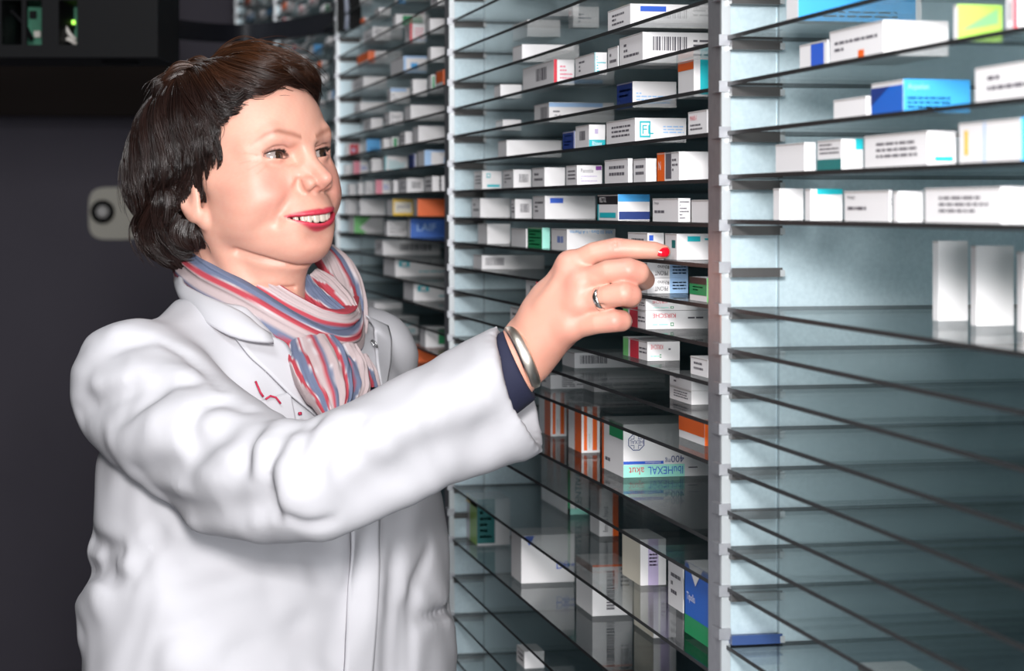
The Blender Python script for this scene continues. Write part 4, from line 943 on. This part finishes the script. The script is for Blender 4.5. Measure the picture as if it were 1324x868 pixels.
# ring
def ring(name, c, ax, r, w, th, m, parent=person, ell=(1, 1), up=None):
    ax = ax / np.linalg.norm(ax); a = np.cross(ax, up if up is not None else [0, 0, 1.]); a /= np.linalg.norm(a); b = np.cross(ax, a); vs = []; n = 48; prof = [(0, -w/2), (th, -w/2*.7), (th, w/2*.7), (0, w/2)]
    for k in range(n):
        t = 2 * math.pi * k / n
        for h, q in prof: vs.append(np.array(c) + (a * math.cos(t) * (r * ell[0] + h) + b * math.sin(t) * (r * ell[1] + h)) + ax * q)
    Q = [[k*4+i, k*4+(i+1) % 4, ((k+1) % n)*4+(i+1) % 4, ((k+1) % n)*4+i] for k in range(n) for i in range(4)]
    return np_obj(name, np.array(vs), Q, m, parent)
GOLDS = mat('silver_ring', (.80, .78, .75), .22, 1.0)
ra = J(786, 384, 1.934) - MCP[2]
ring('finger_ring', J(778, 386.5, 1.938), ra, .0103, .0062, .0012, GOLDS)
BRC = mat('silver_gold_bracelet', (.95, .86, .76), .36, 1.0)
ba = J(700, 395, 1.985) - J(664, 446, 1.985)
ring('bracelet', J(675, 462, 1.981), np.array([.80, .10, .33]), .0298, .0115, .0020, BRC, ell=(.98, 1.16), up=np.array([0, 1., 0]))
# ---------------------------------------------------------------- lab coat
cg = Grid((-.56, 1.79, .56), (.085, 2.56, 1.47), .0042)
def ctorso(x, y, z):
    r = (x - TC[0]) * TR[0] + (y - TC[1]) * TR[1]; f = (x - TC[0]) * TF[0] + (y - TC[1]) * TF[1]
    zr = z.ravel(); zz = [.56, .70, .95, 1.06, 1.15, 1.25, 1.34, 1.385, 1.42]
    a = np.interp(zr, zz, [.262, .240, .222, .212, .207, .200, .168, .112, .078]).reshape(z.shape)
    b = np.interp(zr, zz, [.205, .182, .168, .160, .152, .134, .098, .078, .062]).reshape(z.shape)
    fc = np.interp(zr, [1.2, 1.38], [.012, -.010]).reshape(z.shape)
    return np.maximum((np.sqrt((r / a)**2 + ((f - fc) / b)**2) - 1) * b, z - 1.405)
cg.op(ctorso, k=.02)
SHR = cf(182, 506, 2.105)
cg.cap(SHR + np.array([0, 0, .012]), T3(.075, -.02, 1.345), .060, .040, .04); cg.cap(SH_L, T3(-.06, -.02, 1.350), .048, .040, .04)
cg.chain([SH_L, EL_L, WR_L], [.056, .054, .046], .02)
# soft body folds before the sleeve lies on top
def sfold(pts, rad, k, g=None, D=None, mode='s', off=0.0):
    g = g or cg; P3 = [surf(g, u, v) for u, v in pts]; n = g.grad(np.array(P3)); P3 = [p + n[i] * (off if mode == 's' else -off) for i, p in enumerate(P3)]
    rs = rad if isinstance(rad, list) else [rad * (.35 if i in (0, len(pts)-1) else 1) for i in range(len(pts))]
    g.chain(P3, rs, k, mode)
def surf(g, u, v, near=1.80, far=2.6):
    d = cf(u, v, 1.0) - np.array([0, 0, CAMZ]); tt = np.arange(near, far, .002); q = np.array([0, 0, CAMZ]) + d * tt[:, None]
    ok_ = np.all((q > g.lo) & (q < g.lo + (g.n - 1) * g.h), 1); q = q[ok_]; f = g.sample(q)
    if not (f < 0).any(): i = int(np.argmin(f)); p = q[i]; return p - g.grad(p[None])[0] * f[i]
    i = int(np.argmax(f < 0)); i = max(i, 1); t = f[i-1] / (f[i-1] - f[i] + 1e-9); return q[i-1] * (1 - t) + q[i] * t
for pts, r, k, o in [
 ([(228, 815), (290, 786), (365, 770), (420, 745)], .010, .045, .002), ([(300, 842), (370, 815), (440, 790)], .008, .04, .002),
 ([(206, 690), (190, 718), (168, 752)], .004, .018, .001), ([(240, 740), (330, 725), (400, 735)], .008, .05, .003),
 ([(110, 700), (150, 712)], .007, .02, 0), ([(108, 765), (150, 748)], .007, .02, 0), ([(112, 730), (140, 735)], .005, .02, 0),
 ([(545, 800), (590, 785)], .005, .02, 0), ([(430, 850), (455, 780), (470, 700)], .005, .03, .001),
 ([(531, 868), (533, 800), (537, 756), (556, 712)], .006, .012, .002), ([(505, 868), (508, 780), (512, 720)], .006, .02, .002), ([(520, 868), (522, 790)], .004, .015, .002),
 ]: sfold(pts, r, k, off=o)
for pts, r, k, o in [([(130, 722), (112, 716)], .010, .02, .006), ([(128, 775), (108, 782), (106, 820)], .010, .03, .006), ([(230, 800), (300, 768), (370, 752)], .008, .05, .005), ([(240, 850), (330, 820)], .01, .05, .007)]:
    sfold(pts, r, k, mode='u', off=o)
torso_f = cg.f.copy()
# side seam and dart
for pts in ([(176, 676), (178, 723), (157, 788), (137, 866)],): sfold(pts, .0016, .004, off=0)
# right sleeve
cg2 = Grid(cg.lo, cg.lo + (cg.n - 1) * cg.h - 1e-6, cg.h)
SLV = [SHR, cf(228, 548, 2.05), cf(292, 602, 1.985), cf(350, 623, 1.93), cf(412, 621, 1.893), cf(480, 592, 1.905), cf(560, 552, 1.94), cf(640, 517, 1.968), cf(700, 491, 1.99)]
cg2.chain(SLV, [.0685, .0665, .0640, .0565, .0540, .0530, .0550, .0585, .0600], .03)
CUFC = cf(673, 505, 1.98); e1 = cf(705, 586, 1.978) - cf(640, 425, 1.972); e1 /= np.linalg.norm(e1); e2 = np.array([.10, 1, .05]); CN = np.cross(e1, e2); CN /= np.linalg.norm(CN)
if CN[0] < 0: CN = -CN
for pts, r, k, o in [
 ([(208, 441), (246, 458), (267, 479), (286, 503)], .004, .012, 0), ([(112, 450), (149, 449), (186, 441)], .005, .014, .001), ([(176, 485), (197, 479), (217, 482)], .005, .014, .001),
 ([(101, 536), (135, 514), (184, 497), (246, 494)], .005, .022, .001), ([(146, 552), (170, 541), (204, 513)], .006, .020, .001),
 ([(246, 566), (242, 551), (260, 527), (287, 517), (318, 528)], .0045, .014, .0005), ([(330, 655), (345, 620), (357, 583), (380, 552)], .005, .020, .001),
 ([(391, 583), (400, 560), (410, 545)], .004, .016, 0), ([(363, 562), (352, 593), (351, 633), (358, 672)], .0035, .009, 0), ([(386, 600), (396, 575), (408, 555)], .003, .012, 0),
 ([(430, 600), (445, 570), (470, 545)], .005, .022, .001), ([(290, 640), (310, 610), (330, 560)], .004, .022, .001), ([(180, 620), (230, 600), (280, 560)], .006, .035, .002),
 ([(470, 640), (540, 590), (620, 560)], .008, .05, .004), ([(200, 660), (280, 668), (350, 650)], .004, .03, .001), ([(372, 668), (392, 682), (430, 676)], .003, .012, 0),
 ]: sfold(pts, r, k, g=cg2, off=o)
for pts, r, k, o in [([(118, 438), (150, 433), (190, 432)], .010, .02, .006), ([(130, 497), (170, 486), (230, 486)], .010, .025, .007), ([(150, 565), (200, 545), (240, 530)], .009, .03, .006),
 ([(368, 640), (366, 600), (385, 570)], .009, .02, .006), ([(410, 600), (425, 565), (440, 540)], .010, .02, .006), ([(335, 600), (342, 575), (360, 545)], .008, .02, .005), ([(500, 560), (580, 520), (640, 480)], .010, .04, .008)]:
    sfold(pts, r, k, g=cg2, mode='u', off=o)
X_, Y_, Z_ = cg2.ax3((slice(None),) * 3)
cut = (X_ - CUFC[0]) * CN[0] + (Y_ - CUFC[1]) * CN[1] + (Z_ - CUFC[2]) * CN[2]
# hem line and open cuff
cg2.f = cg2.f - .0016 * np.clip((cut + .022) / .004, 0, 1)
cg2.f = np.maximum(cg2.f, cut)
inner = cg2.f.copy(); sl_in = None
ig = Grid(cg.lo, cg.lo + (cg.n - 1) * cg.h - 1e-6, cg.h); ig.chain([cf(600, 535, 1.955), cf(640, 517, 1.968), cf(720, 480, 1.995)], [.040, .0505, .0525], .004)
cg2.f = np.maximum(cg2.f, -ig.f)
cg.f = smin(torso_f, cg2.f, .006)
# hollow for the neck
cg.cap(T3(.0, .01, 1.36), T3(0, .03, 1.50), .050, .075, .01, 's'); cg.cap(T3(0, .06, 1.44), T3(-.005, .135, 1.30), .075, .030, .012, 's')
X_, Y_, Z_ = cg.ax3((slice(None),) * 3)
cg.f = cg.f + .0009 * np.sin(95 * X_ + 60 * Z_ + 3 * np.sin(38 * Z_ + 21 * Y_)) * np.sin(50 * Z_ - 40 * X_ + 2.4 * np.sin(45 * X_)) + .0012 * np.sin(34 * X_ - 52 * Z_ + 2 * np.sin(26 * X_ + 30 * Y_))
CVt, CQt = cg.mesh(2)
COAT = mat('white_cotton', (0.47, .46, .487), .75, bump=(1400, .10, .0004), spec=.25)
coat = np_obj('lab_coat', CVt, CQt, COAT, person); coat['label'] = 'white cotton lab coat'
tgd = Grid(cg.lo, cg.lo + (cg.n - 1) * cg.h - 1e-6, cg.h); tgd.f = torso_f
def slab(name, rows, e, th, m, parent, g=None, nu=26, nv=10, bulge=0.0):
    # a piece of cloth between two edge lines; (u, v) lies on the coat, (u, v, D) stands free
    g = g or tgd; ed = []
    for row in rows:
        p = []
        for q in row:
            if len(q) == 2: s_ = surf(g, *q); p.append(s_ + g.grad(s_[None])[0] * e)
            else: p.append(cf(*q))
        p = np.array(p); t = np.concatenate([[0], np.cumsum(np.linalg.norm(np.diff(p, axis=0), axis=1))]); t /= t[-1]; tn = np.linspace(0, 1, nu)
        c = np.stack([np.interp(tn, t, p[:, i]) for i in range(3)], 1)
        for _ in range(2): c[1:-1] = .5 * c[1:-1] + .25 * (c[:-2] + c[2:])
        ed.append(c)
    R_ = len(ed); tv = np.linspace(0, R_ - 1, nv); top = []
    for t in tv:
        i = min(int(t), R_ - 2); w = t - i; row = ed[i] * (1 - w) + ed[i+1] * w; top.append(row)
    top = np.array(top); du = np.gradient(top, axis=1); dv = np.gradient(top, axis=0); n = np.cross(du, dv); n /= np.linalg.norm(n, axis=2, keepdims=True) + 1e-9
    if (n[..., 1].mean()) > 0: n = -n
    if bulge: top = top + n * (bulge * np.sin(np.pi * np.linspace(0, 1, nv)))[:, None, None]
    if all(len(q) == 2 for r in rows for q in r):      # keep it on the cloth between the edges too
        flat = top.reshape(-1, 3)
        for _ in range(2): flat = flat - g.grad(flat) * (g.sample(flat) - e)[:, None]
        top = flat.reshape(top.shape)
    A = top.reshape(-1, 3); B = (top - n * th).reshape(-1, 3); V = np.concatenate([A, B]); o = nu * nv; Q = []
    for i in range(nv - 1):
        for j in range(nu - 1): a = i*nu + j; Q.append([a, a+1, a+nu+1, a+nu]); Q.append([o+a, o+a+nu, o+a+nu+1, o+a+1])
    for j in range(nu - 1): Q.append([j+1, j, o+j, o+j+1]); a = (nv-1)*nu + j; Q.append([a, a+1, o+a+1, o+a])
    for i in range(nv - 1): a = i*nu; Q.append([a, a+nu, o+a+nu, o+a]); a = i*nu + nu-1; Q.append([a+nu, a, o+a, o+a+nu])
    ob = np_obj(name, V, Q, m, None); ob.parent = parent; ob.matrix_parent_inverse = Matrix.Identity(4)
    return ob
slab('collar', [[(242, 340, 2.335), (231, 350, 2.275), (233, 366, 2.210), (262, 381, 2.160), (292, 393, 2.140), (322, 406, 2.135), (342, 430, 2.140)],
                [(240, 365, 2.330), (227, 376, 2.265), (236, 394, 2.190), (266, 418, 2.135), (296, 434, 2.118), (326, 442, 2.118), (354, 441, 2.125)]], .002, .0035, COAT, coat, bulge=.004)
slab('lapel', [[(300, 437), (322, 465), (374, 514), (414, 546)], [(350, 438), (368, 446), (393, 500), (422, 537)]], .0055, .003, COAT, coat, bulge=.003)
slab('lapel', [[(474, 408, 2.270), (482, 430), (485, 470), (490, 500)], [(500, 424), (504, 440), (502, 470), (496, 502)]], .004, .003, COAT, coat)
slab('front_placket', [[(452, 660), (450, 700), (448, 780), (444, 868), (440, 900)], [(487, 660), (487.5, 700), (486, 770), (479, 868), (477, 900)]], .0045, .004, COAT, coat)
slab('breast_pocket', [[(330, 521), (352, 514), (374, 508)], [(336, 556), (356, 552), (382, 549)]], .0028, .002, COAT, coat)
RTH = mat('red_thread', (.42, .01, .05), .6)
def thread(pts, r=.0011):
    P3 = [surf(tgd, u, v) for u, v in pts]; n = tgd.grad(np.array(P3)); mb = MB()
    mb.tube([Vector(to_world((p + n[i] * .0055)[None])[0]) for i, p in enumerate(P3)], r, RTH, 8); o = mb.build('red_embroidery'); o.parent = coat; o.matrix_parent_inverse = Matrix.Identity(4); o['label'] = 'red stitched lettering'
thread([(328, 496), (331, 503), (334, 510), (338, 516)]); thread([(341, 519), (347, 515), (354, 517), (360, 525)]); thread([(383, 538), (386, 537.5)], .0016)
p = surf(cg, 480, 448); n = cg.grad(p[None])[0]
o = ring('snap_button', p + n * .0045, n, .0042, .0016, .0011, mat('snap_metal', (.6, .6, .6), .3, 1.0)); o.parent = coat; o.matrix_parent_inverse = Matrix.Identity(4)
o = ring('snap_button', surf(cg, 470, 700) + np.array([0, -.008, 0]), cg.grad(surf(cg, 470, 700)[None])[0], .0042, .0016, .0011, MATS['snap_metal']) if 0 else None
# navy sleeve showing inside the cuff
ng = Grid((-.09, 1.89, 1.29), (.06, 2.07, 1.45), .002)
ng.chain([cf(600, 520, 1.955), cf(655, 484, 1.977), cf(700, 450, 1.99)], [.038, .0345, .0335], .004)
c2 = cf(669, 466, 1.98); e1b = cf(690, 512, 1.98) - cf(647, 424, 1.98); e1b /= np.linalg.norm(e1b); n2 = np.cross(e1b, [.05, 1, .0]); n2 /= np.linalg.norm(n2); n2 = n2 if n2[0] > 0 else -n2
X_, Y_, Z_ = ng.ax3((slice(None),) * 3); ng.f = np.maximum(ng.f, (X_ - c2[0]) * n2[0] + (Y_ - c2[1]) * n2[1] + (Z_ - c2[2]) * n2[2])
NV, NQ = ng.mesh(1); np_obj('jumper_sleeve', NV, NQ, mat('navy_knit', (.012, .014, .04), .8), person)['label'] = 'navy sleeve under the coat cuff'
# trousers and shoes, below the frame
tg2 = Grid(T3(0, 0, 0) - np.array([.3, .3, .01]), T3(0, 0, .8) + np.array([.3, .3, 0]), .010)
for s in (.09, -.09): tg2.cap(T3(s, 0, .72), T3(s * 1.1, 0, .09), .092, .062, .02)
V_, Q_ = tg2.mesh(1); np_obj('trousers', V_, Q_, mat('dark_trousers', (.02, .022, .03), .8), person)
for s in (.1, -.1):
    sg = Grid(T3(s, .06, 0) - np.array([.2, .2, .004]), T3(s, .06, .12) + np.array([.2, .2, 0]), .006)
    sg.chain([T3(s, -.06, .045), T3(s, .06, .04), T3(s, .16, .030)], [.042, .042, .030], .01)
    X_, Y_, Z_ = sg.ax3((slice(None),) * 3); sg.f = np.maximum(sg.f, .004 - Z_ + 0 * X_ + 0 * Y_)
    V_, Q_ = sg.mesh(1); np_obj('shoe', V_, Q_, mat('shoe_leather', (.02, .018, .018), .4), person)
# ---------------------------------------------------------------- striped scarf
SCF = vcol_mat('scarf_cotton', .85, bump=(1200, .8, .0010), spec=.08)
CR, RD_, BL, WH = (.46, .37, .375), (.42, .060, .080), (.14, .165, .25), (.58, .54, .56)
STR = [(0, CR), (.11, CR), (.12, WH), (.13, RD_), (.215, RD_), (.225, WH), (.24, BL), (.40, BL), (.41, WH), (.42, RD_), (.495, RD_), (.505, WH), (.52, CR), (.68, CR), (.69, WH), (.70, RD_), (.79, RD_), (.80, BL), (.88, BL), (.89, WH), (.90, CR), (1, CR)]
def stripe(t):
    t = np.mod(t, 1.0); ks = [a for a, _ in STR]; return np.stack([np.interp(t, ks, [c[i] for _, c in STR]) for i in range(3)], 1)
NKA = h2c([[0, -.028, -.13]])[0]
scV, scQ, scC = [], [], []; so = [0]
def band(pts, hw, th, s0, s1, pleat=.0018, np_=3.0, ph=0.0, outdir=None, nl=90, nc=72, tw=0.0):
    p = np.array([cf(*q) for q in pts]); t = np.concatenate([[0], np.cumsum(np.linalg.norm(np.diff(p, axis=0), axis=1))]); t /= t[-1]; tn = np.linspace(0, 1, nl)
    c = np.stack([np.interp(tn, t, p[:, i]) for i in range(3)], 1)
    for _ in range(14): c[1:-1] = .5 * c[1:-1] + .25 * (c[:-2] + c[2:])
    hwv = np.interp(tn, np.linspace(0, 1, len(hw)), hw); thv = np.interp(tn, np.linspace(0, 1, len(th)), th)
    tan = np.gradient(c, axis=0); tan /= np.linalg.norm(tan, axis=1, keepdims=True)
    out = c - NKA; out[:, 2] *= .25
    if outdir is not None: out = np.tile(np.array(outdir, float), (nl, 1))
    out = out / np.linalg.norm(out, axis=1, keepdims=True); out[:, 1] -= .25; out = out - tan * (out * tan).sum(1, keepdims=True); out /= np.linalg.norm(out, axis=1, keepdims=True); sd = np.cross(out, tan)
    a = 2 * np.pi * np.arange(nc) / nc; ca, sa = np.cos(a), np.sin(a); s_ = np.sign(ca) * np.abs(ca)**.8; front = sa
    fade = np.clip(np.minimum(tn, 1 - tn) * 7, .3, 1)
    rip = pleat * np.sin(np_ * np.pi * s_[None] + ph + 2.2 * np.sin(3.1 * tn + ph)[:, None] + tw * tn[:, None]) * (front > -.2)[None] * (1 - .5 * np.abs(s_)[None])
    rip = rip + 0.0014 * np.sin(2.6 * np_ * np.pi * s_[None] + 6 * tn[:, None] + ph * 2) * (front > 0)[None]
    V = c[:, None] + sd[:, None] * (hwv[:, None] * s_[None])[..., None] + out[:, None] * (thv[:, None] * np.sign(front)[None] * np.abs(front)[None]**.7 + rip * fade[:, None])[..., None]
    I = np.arange(nl * nc).reshape(nl, nc); Q = np.stack([I[:-1], np.roll(I[:-1], -1, 1), np.roll(I[1:], -1, 1), I[1:]], -1).reshape(-1, 4)
    st = s0 + (s1 - s0) * (.5 + .5 * s_[None] * .999) + .035 * np.sin(5 * tn + ph)[:, None] + .012 * np.sin(17 * tn + 2 * ph)[:, None] * np.cos(3 * s_)[None]
    scV.append(V.reshape(-1, 3)); scQ.append(Q + so[0]); scC.append(stripe(st.ravel())); so[0] += nl * nc
# behind the neck and the far side
band([(268, 322, 2.33), (245, 330, 2.335), (238, 342, 2.30)], [.016, .020, .022], [.010, .012, .012], .0, .6)
band([(236, 338, 2.315), (244, 348, 2.262), (270, 372, 2.222), (303, 392, 2.198), (344, 420, 2.182), (384, 444, 2.186), (428, 460, 2.205), (451.3, 452, 2.245), (456.6, 425, 2.285), (454.2, 400, 2.32)], [.022, .025, .025, .026, .026, .024, .021, .017], [.010, .014, .017, .019, .019, .017, .013, .010], .40, 1.35, .0024, 3.2, .6)
band([(246, 326, 2.315), (262, 338, 2.262), (292, 357, 2.232), (330, 378, 2.218), (362, 401, 2.212), (402, 420, 2.218), (439.2, 424, 2.236), (451.9, 412, 2.27), (454.2, 396, 2.30)], [.016, .020, .020, .021, .021, .019, .016, .014], [.010, .013, .015, .017, .017, .015, .012, .010], .05, .78, .0022, 2.6, 2.0)
band([(418, 326, 2.345), (434, 344, 2.325), (445, 366, 2.315), (451.3, 392, 2.300), (454.2, 420, 2.285), (452.5, 448, 2.262), (443.8, 470, 2.235)], [.016, .019, .021, .020, .018, .016, .012], [.010, .012, .012, .012, .011, .009], .42, 1.05, .0018, 2.4, 1.1, outdir=(.7, -.7, .1))
band([(392, 362, 2.262), (402, 378, 2.250), (418, 394, 2.246), (440, 408, 2.250)], [.008, .011, .011, .009], [.007, .008, .008], .12, .42, .0012, 2, .3, outdir=(.3, -.9, .2))
band([(404, 356, 2.275), (424, 372, 2.268), (444, 392, 2.268), (456, 410, 2.270)], [.009, .013, .013, .009], [.006, .008, .008], .40, .66, .0012, 2, 2.3, outdir=(.3, -.9, .2))
# hanging tails
band([(402, 446, 2.175), (412, 470, 2.150), (420, 494, 2.128), (428, 516, 2.112), (432, 540, 2.10)], [.026, .030, .029, .024, .012], [.012, .015, .016, .014, .010], .10, 1.40, .0032, 4.2, .9, outdir=(.35, -.93, .05))
band([(440, 452, 2.190), (450, 474, 2.172), (456, 500, 2.150), (452, 528, 2.13)], [.018, .021, .018, .012], [.008, .010, .010, .008], .58, 1.1, .0020, 3, 2.1, outdir=(.45, -.88, .05))
band([(462, 462, 2.235), (472, 484, 2.215), (482, 506, 2.19)], [.012, .013, .010], [.005, .006, .005], .6, 1.0, .001, 2, 1.1, outdir=(.5, -.86, .05))
np_obj('scarf', np.concatenate(scV), np.concatenate(scQ), SCF, person, np.concatenate(scC))['label'] = 'cream, red and blue-grey striped scarf'
# ---------------------------------------------------------------- robot head, cable chain and lock plate in the dark behind her
BLK = mat('black_housing', (.004, .004, .005), .55, spec=.12); BLK2 = mat('black_chain', (.008, .009, .015), .5, .2); PCB = mat('circuit_green', (.02, .22, .12), .5, noise=(90, (.01, .10, .06), 3))
CW = mat('pale_cable', (.55, .52, .48), .5); LED = mat('green_led', (.3, .9, .1), .4, emis=((.45, 1, .1), 1.5)); SILV = mat('brushed_metal', (.55, .55, .52), .4, .8)
def PW_(u, v, D): return P(u, v, D)
Dm = 3.4
rb = empty('picking_robot', tuple(P(100, 40, Dm))); tag(rb, 'black picking robot head with green circuit boards hanging at upper left', 'robot')
def hbox(mb, u0, v0, u1, v1, D0, D1, m):
    q = [P(u0, v1, D0), P(u1, v1, D0), P(u1, v0, D0), P(u0, v0, D0)]; off = c2w(0, D1 - D0, 0)
    vs = q + [p + off for p in q]; mb.add(vs, [(0, 1, 2, 3), (7, 6, 5, 4), (0, 4, 5, 1), (1, 5, 6, 2), (2, 6, 7, 3), (3, 7, 4, 0)], m)
def child(o, par): o.parent = par; o.matrix_parent_inverse = Matrix.Translation(-par.location); return o
mb = MB(); hbox(mb, -80, -60, 204, 0, Dm, Dm + .22, BLK); hbox(mb, -80, 58, 204, 74, Dm, Dm + .22, BLK); hbox(mb, -80, 0, 2, 58, Dm, Dm + .22, BLK); hbox(mb, 54, 0, 76, 58, Dm, Dm + .22, BLK); hbox(mb, 100, 0, 204, 58, Dm, Dm + .22, BLK)
hbox(mb, 2, 0, 100, 58, Dm + .20, Dm + .22, BLK); hbox(mb, 28, 0, 34, 58, Dm, Dm + .01, BLK)
child(mb.build('housing'), rb)
mb = MB(); q_ = P(100, -60, Dm + .1); mb.box((q_.x - .04, q_.y - .04, q_.z - .01), (q_.x + .04, q_.y + .04, 2.7495), BLK); child(mb.build('hanging_post'), rb)
mb = MB(); hbox(mb, 34, 8, 55, 60, Dm + .12, Dm + .13, PCB); hbox(mb, 38, 14, 46, 24, Dm + .11, Dm + .12, BLK); hbox(mb, 44, 40, 52, 48, Dm + .11, Dm + .12, CW); child(mb.build('circuit_board'), rb)
mb = MB(); hbox(mb, 76, 4, 100, 58, Dm + .12, Dm + .13, PCB); hbox(mb, 84, 30, 96, 38, Dm + .11, Dm + .12, BLK); child(mb.build('circuit_board'), rb)
mb = MB(); hbox(mb, 91, 26, 96, 31, Dm + .100, Dm + .11, LED); child(mb.build('status_lamp'), rb)['label'] = 'lit green status lamp'
for pts in ([(82, -4), (83, 14), (80, 28), (90, 44), (98, 52)], [(2, 20), (16, 14), (30, 30), (42, 52)], [(78, 56), (88, 50), (99, 57)]):
    mb = MB(); mb.tube([P(u, v, Dm + .06) for u, v in pts], .0035 if pts[0][0] != 2 else .004, CW if pts[0][0] != 2 else BLK, 10); child(mb.build('cable'), rb)
mb = MB(); mb.lathe(P(156, 70, Dm + .1), (0, 0, -1), [(.034, -.01), (.036, .006), (.030, .016), (.012, .019), (.0, .019)], BLK); child(mb.build('sensor_dome'), rb)
# hanging cable chain
ch = empty('cable_chain', tuple(P(320, 40, 4.6))); tag(ch, 'black segmented cable chain curving across above her head', 'cable chain')
n = 46
pts = [(205 + 232 * i / n, 35 + 12 * math.sin(math.pi * i / n) + (-8 * i / n), 4.45 + .35 * math.sin(math.pi * i / n)) for i in range(n + 1)]
mb = MB(); mb2 = MB()
for i in range(n):
    a, b = P(*pts[i]), P(*pts[i + 1]); d = (b - a); nrm = Vector((d.y, -d.x, 0)).normalized() * .012; up = Vector((0, 0, .020)); a2, b2 = a + d * .04, a + d * .93
    vs = [a2 - nrm - up, b2 - nrm - up, b2 + nrm - up, a2 + nrm - up, a2 - nrm + up, b2 - nrm + up, b2 + nrm + up, a2 + nrm + up]
    mb.add(vs, [(0,3,2,1), (4,5,6,7), (0,1,5,4), (1,2,6,5), (2,3,7,6), (3,0,4,7)], BLK2)
mb2.tube([P(u, v, D) for u, v, D in pts], .008, BLK, 8)
child(mb.build('link_strip'), ch)['kind'] = 'stuff'; child(mb2.build('cable'), ch)
# vertical mast with a pale cable, in front of the dim racks
D4 = 4.15
ms = empty('robot_mast', tuple(P(452, 40, D4))); tag(ms, 'black vertical robot mast with pale cable left of the out-of-focus rack top', 'mast')
mb = MB(); hbox(mb, 436, -60, 446, 40, D4, D4 + .03, BLK); hbox(mb, 452, -60, 466, 36, D4, D4 + .03, BLK); hbox(mb, 436, -60, 466, -10, D4, D4 + .03, BLK); child(mb.build('housing'), ms)
mb = MB(); mb.tube([P(447, -30, D4), P(448, 0, D4), P(449, 20, D4), P(448, 38, D4)], .0045, mat('grey_blue_cable', (.35, .38, .48), .4), 10); child(mb.build('cable'), ms)
# lock plate on the rear wall
yw = YB
c = P(150, 276, 7.2); s_ = (YB) / c.y; c = Vector((c.x * s_, YB, CAMZ + (c.z - CAMZ) * s_)); k = 2800 / 7.2
lk = empty('lock_plate', tuple(c)); tag(lk, 'pale oval lock plate with round knob on the dark back wall', 'lock')
mb = MB(); vs = []; hw, hh = 34 / k, 33 / k
for j, yy in enumerate((-.012, .0005)):
    for i in range(40):
        a = 2 * math.pi * i / 40; q = 4.0; cx = math.copysign(abs(math.cos(a))**(2 / q), math.cos(a)); sz = math.copysign(abs(math.sin(a))**(2 / q), math.sin(a)); vs.append(c + Vector((cx * hw, yy, sz * hh)))
mb.add(vs, [tuple(range(39, -1, -1)), tuple(range(40, 80))] + [(i, (i + 1) % 40, 40 + (i + 1) % 40, 40 + i) for i in range(40)], mat('plate_cream', (.62, .58, .50), .5)); child(mb.build('plate'), lk)
kc = c + Vector((-17 / k, -.012, 2 / k))
mb = MB(); mb.lathe(kc, (0, -1, 0), [(15 / k, 0), (15 / k, .012), (12 / k, .018), (8 / k, .018)], BLK); child(mb.build('knob'), lk)
mb = MB(); mb.lathe(kc, (0, -1, 0), [(8 / k, .016), (8 / k, .024), (4 / k, .030), (.001, .031)], mat('knob_white', (.75, .72, .70), .3)); child(mb.build('knob_cap'), lk)
mb = MB(); mb.lathe(c + Vector((26 / k, -.012, 4 / k)), (0, -1, 0), [(5 / k, 0), (5 / k, .02), (3 / k, .024)], mat('screw_metal', (.85, .85, .85), .2, .6)); child(mb.build('screw'), lk)
# ---------------------------------------------------------------- light
def area(name, loc, target, size, power, col=(1, 1, 1), sy=None):
    l = bpy.data.lights.new(name, 'AREA'); l.energy = power; l.size = size; l.color = col
    if sy: l.shape = 'RECTANGLE'; l.size_y = sy
    o = bpy.data.objects.new(name, l); COL.objects.link(o); o.location = loc
    o.rotation_euler = (Vector(target) - Vector(loc)).to_track_quat('-Z', 'Y').to_euler(); return o
area('camera_flash', (-0.02, 0.0, 1.80), (0.30, 2.3, 1.3), 0.22, 44, (1, .985, .97))
area('aisle_ceiling_lamp', (-0.25, 1.35, 2.7), (-0.1, 2.2, 1.0), 0.45, 20, (.95, .98, 1), 0.9)
area('aisle_ceiling_lamp_far', (-0.1, 4.6, 2.7), (0.3, 4.4, 1.0), 0.6, 16, (.93, .97, 1), 1.6)
area('rear_fill_light', (0.45, -1.0, 1.60), (0.30, 2.4, 1.25), 1.1, 70, (.97, .985, 1), 1.3)  # unseen fill light added behind the camera to brighten the shelves
w = bpy.data.worlds.new('world'); w.use_nodes = True; w.node_tree.nodes['Background'].inputs[0].default_value = (.6, .7, .8, 1); w.node_tree.nodes['Background'].inputs[1].default_value = 0.40
SC.world = w
SC.view_settings.view_transform = 'Standard'; SC.view_settings.look = 'None'; SC.view_settings.gamma = 1; SC.view_settings.use_curve_mapping = False
SC.view_settings.exposure = 0.15
SC.cycles.transparent_max_bounces = 40; SC.cycles.max_bounces = 10; SC.cycles.glossy_bounces = 6; SC.cycles.diffuse_bounces = 3
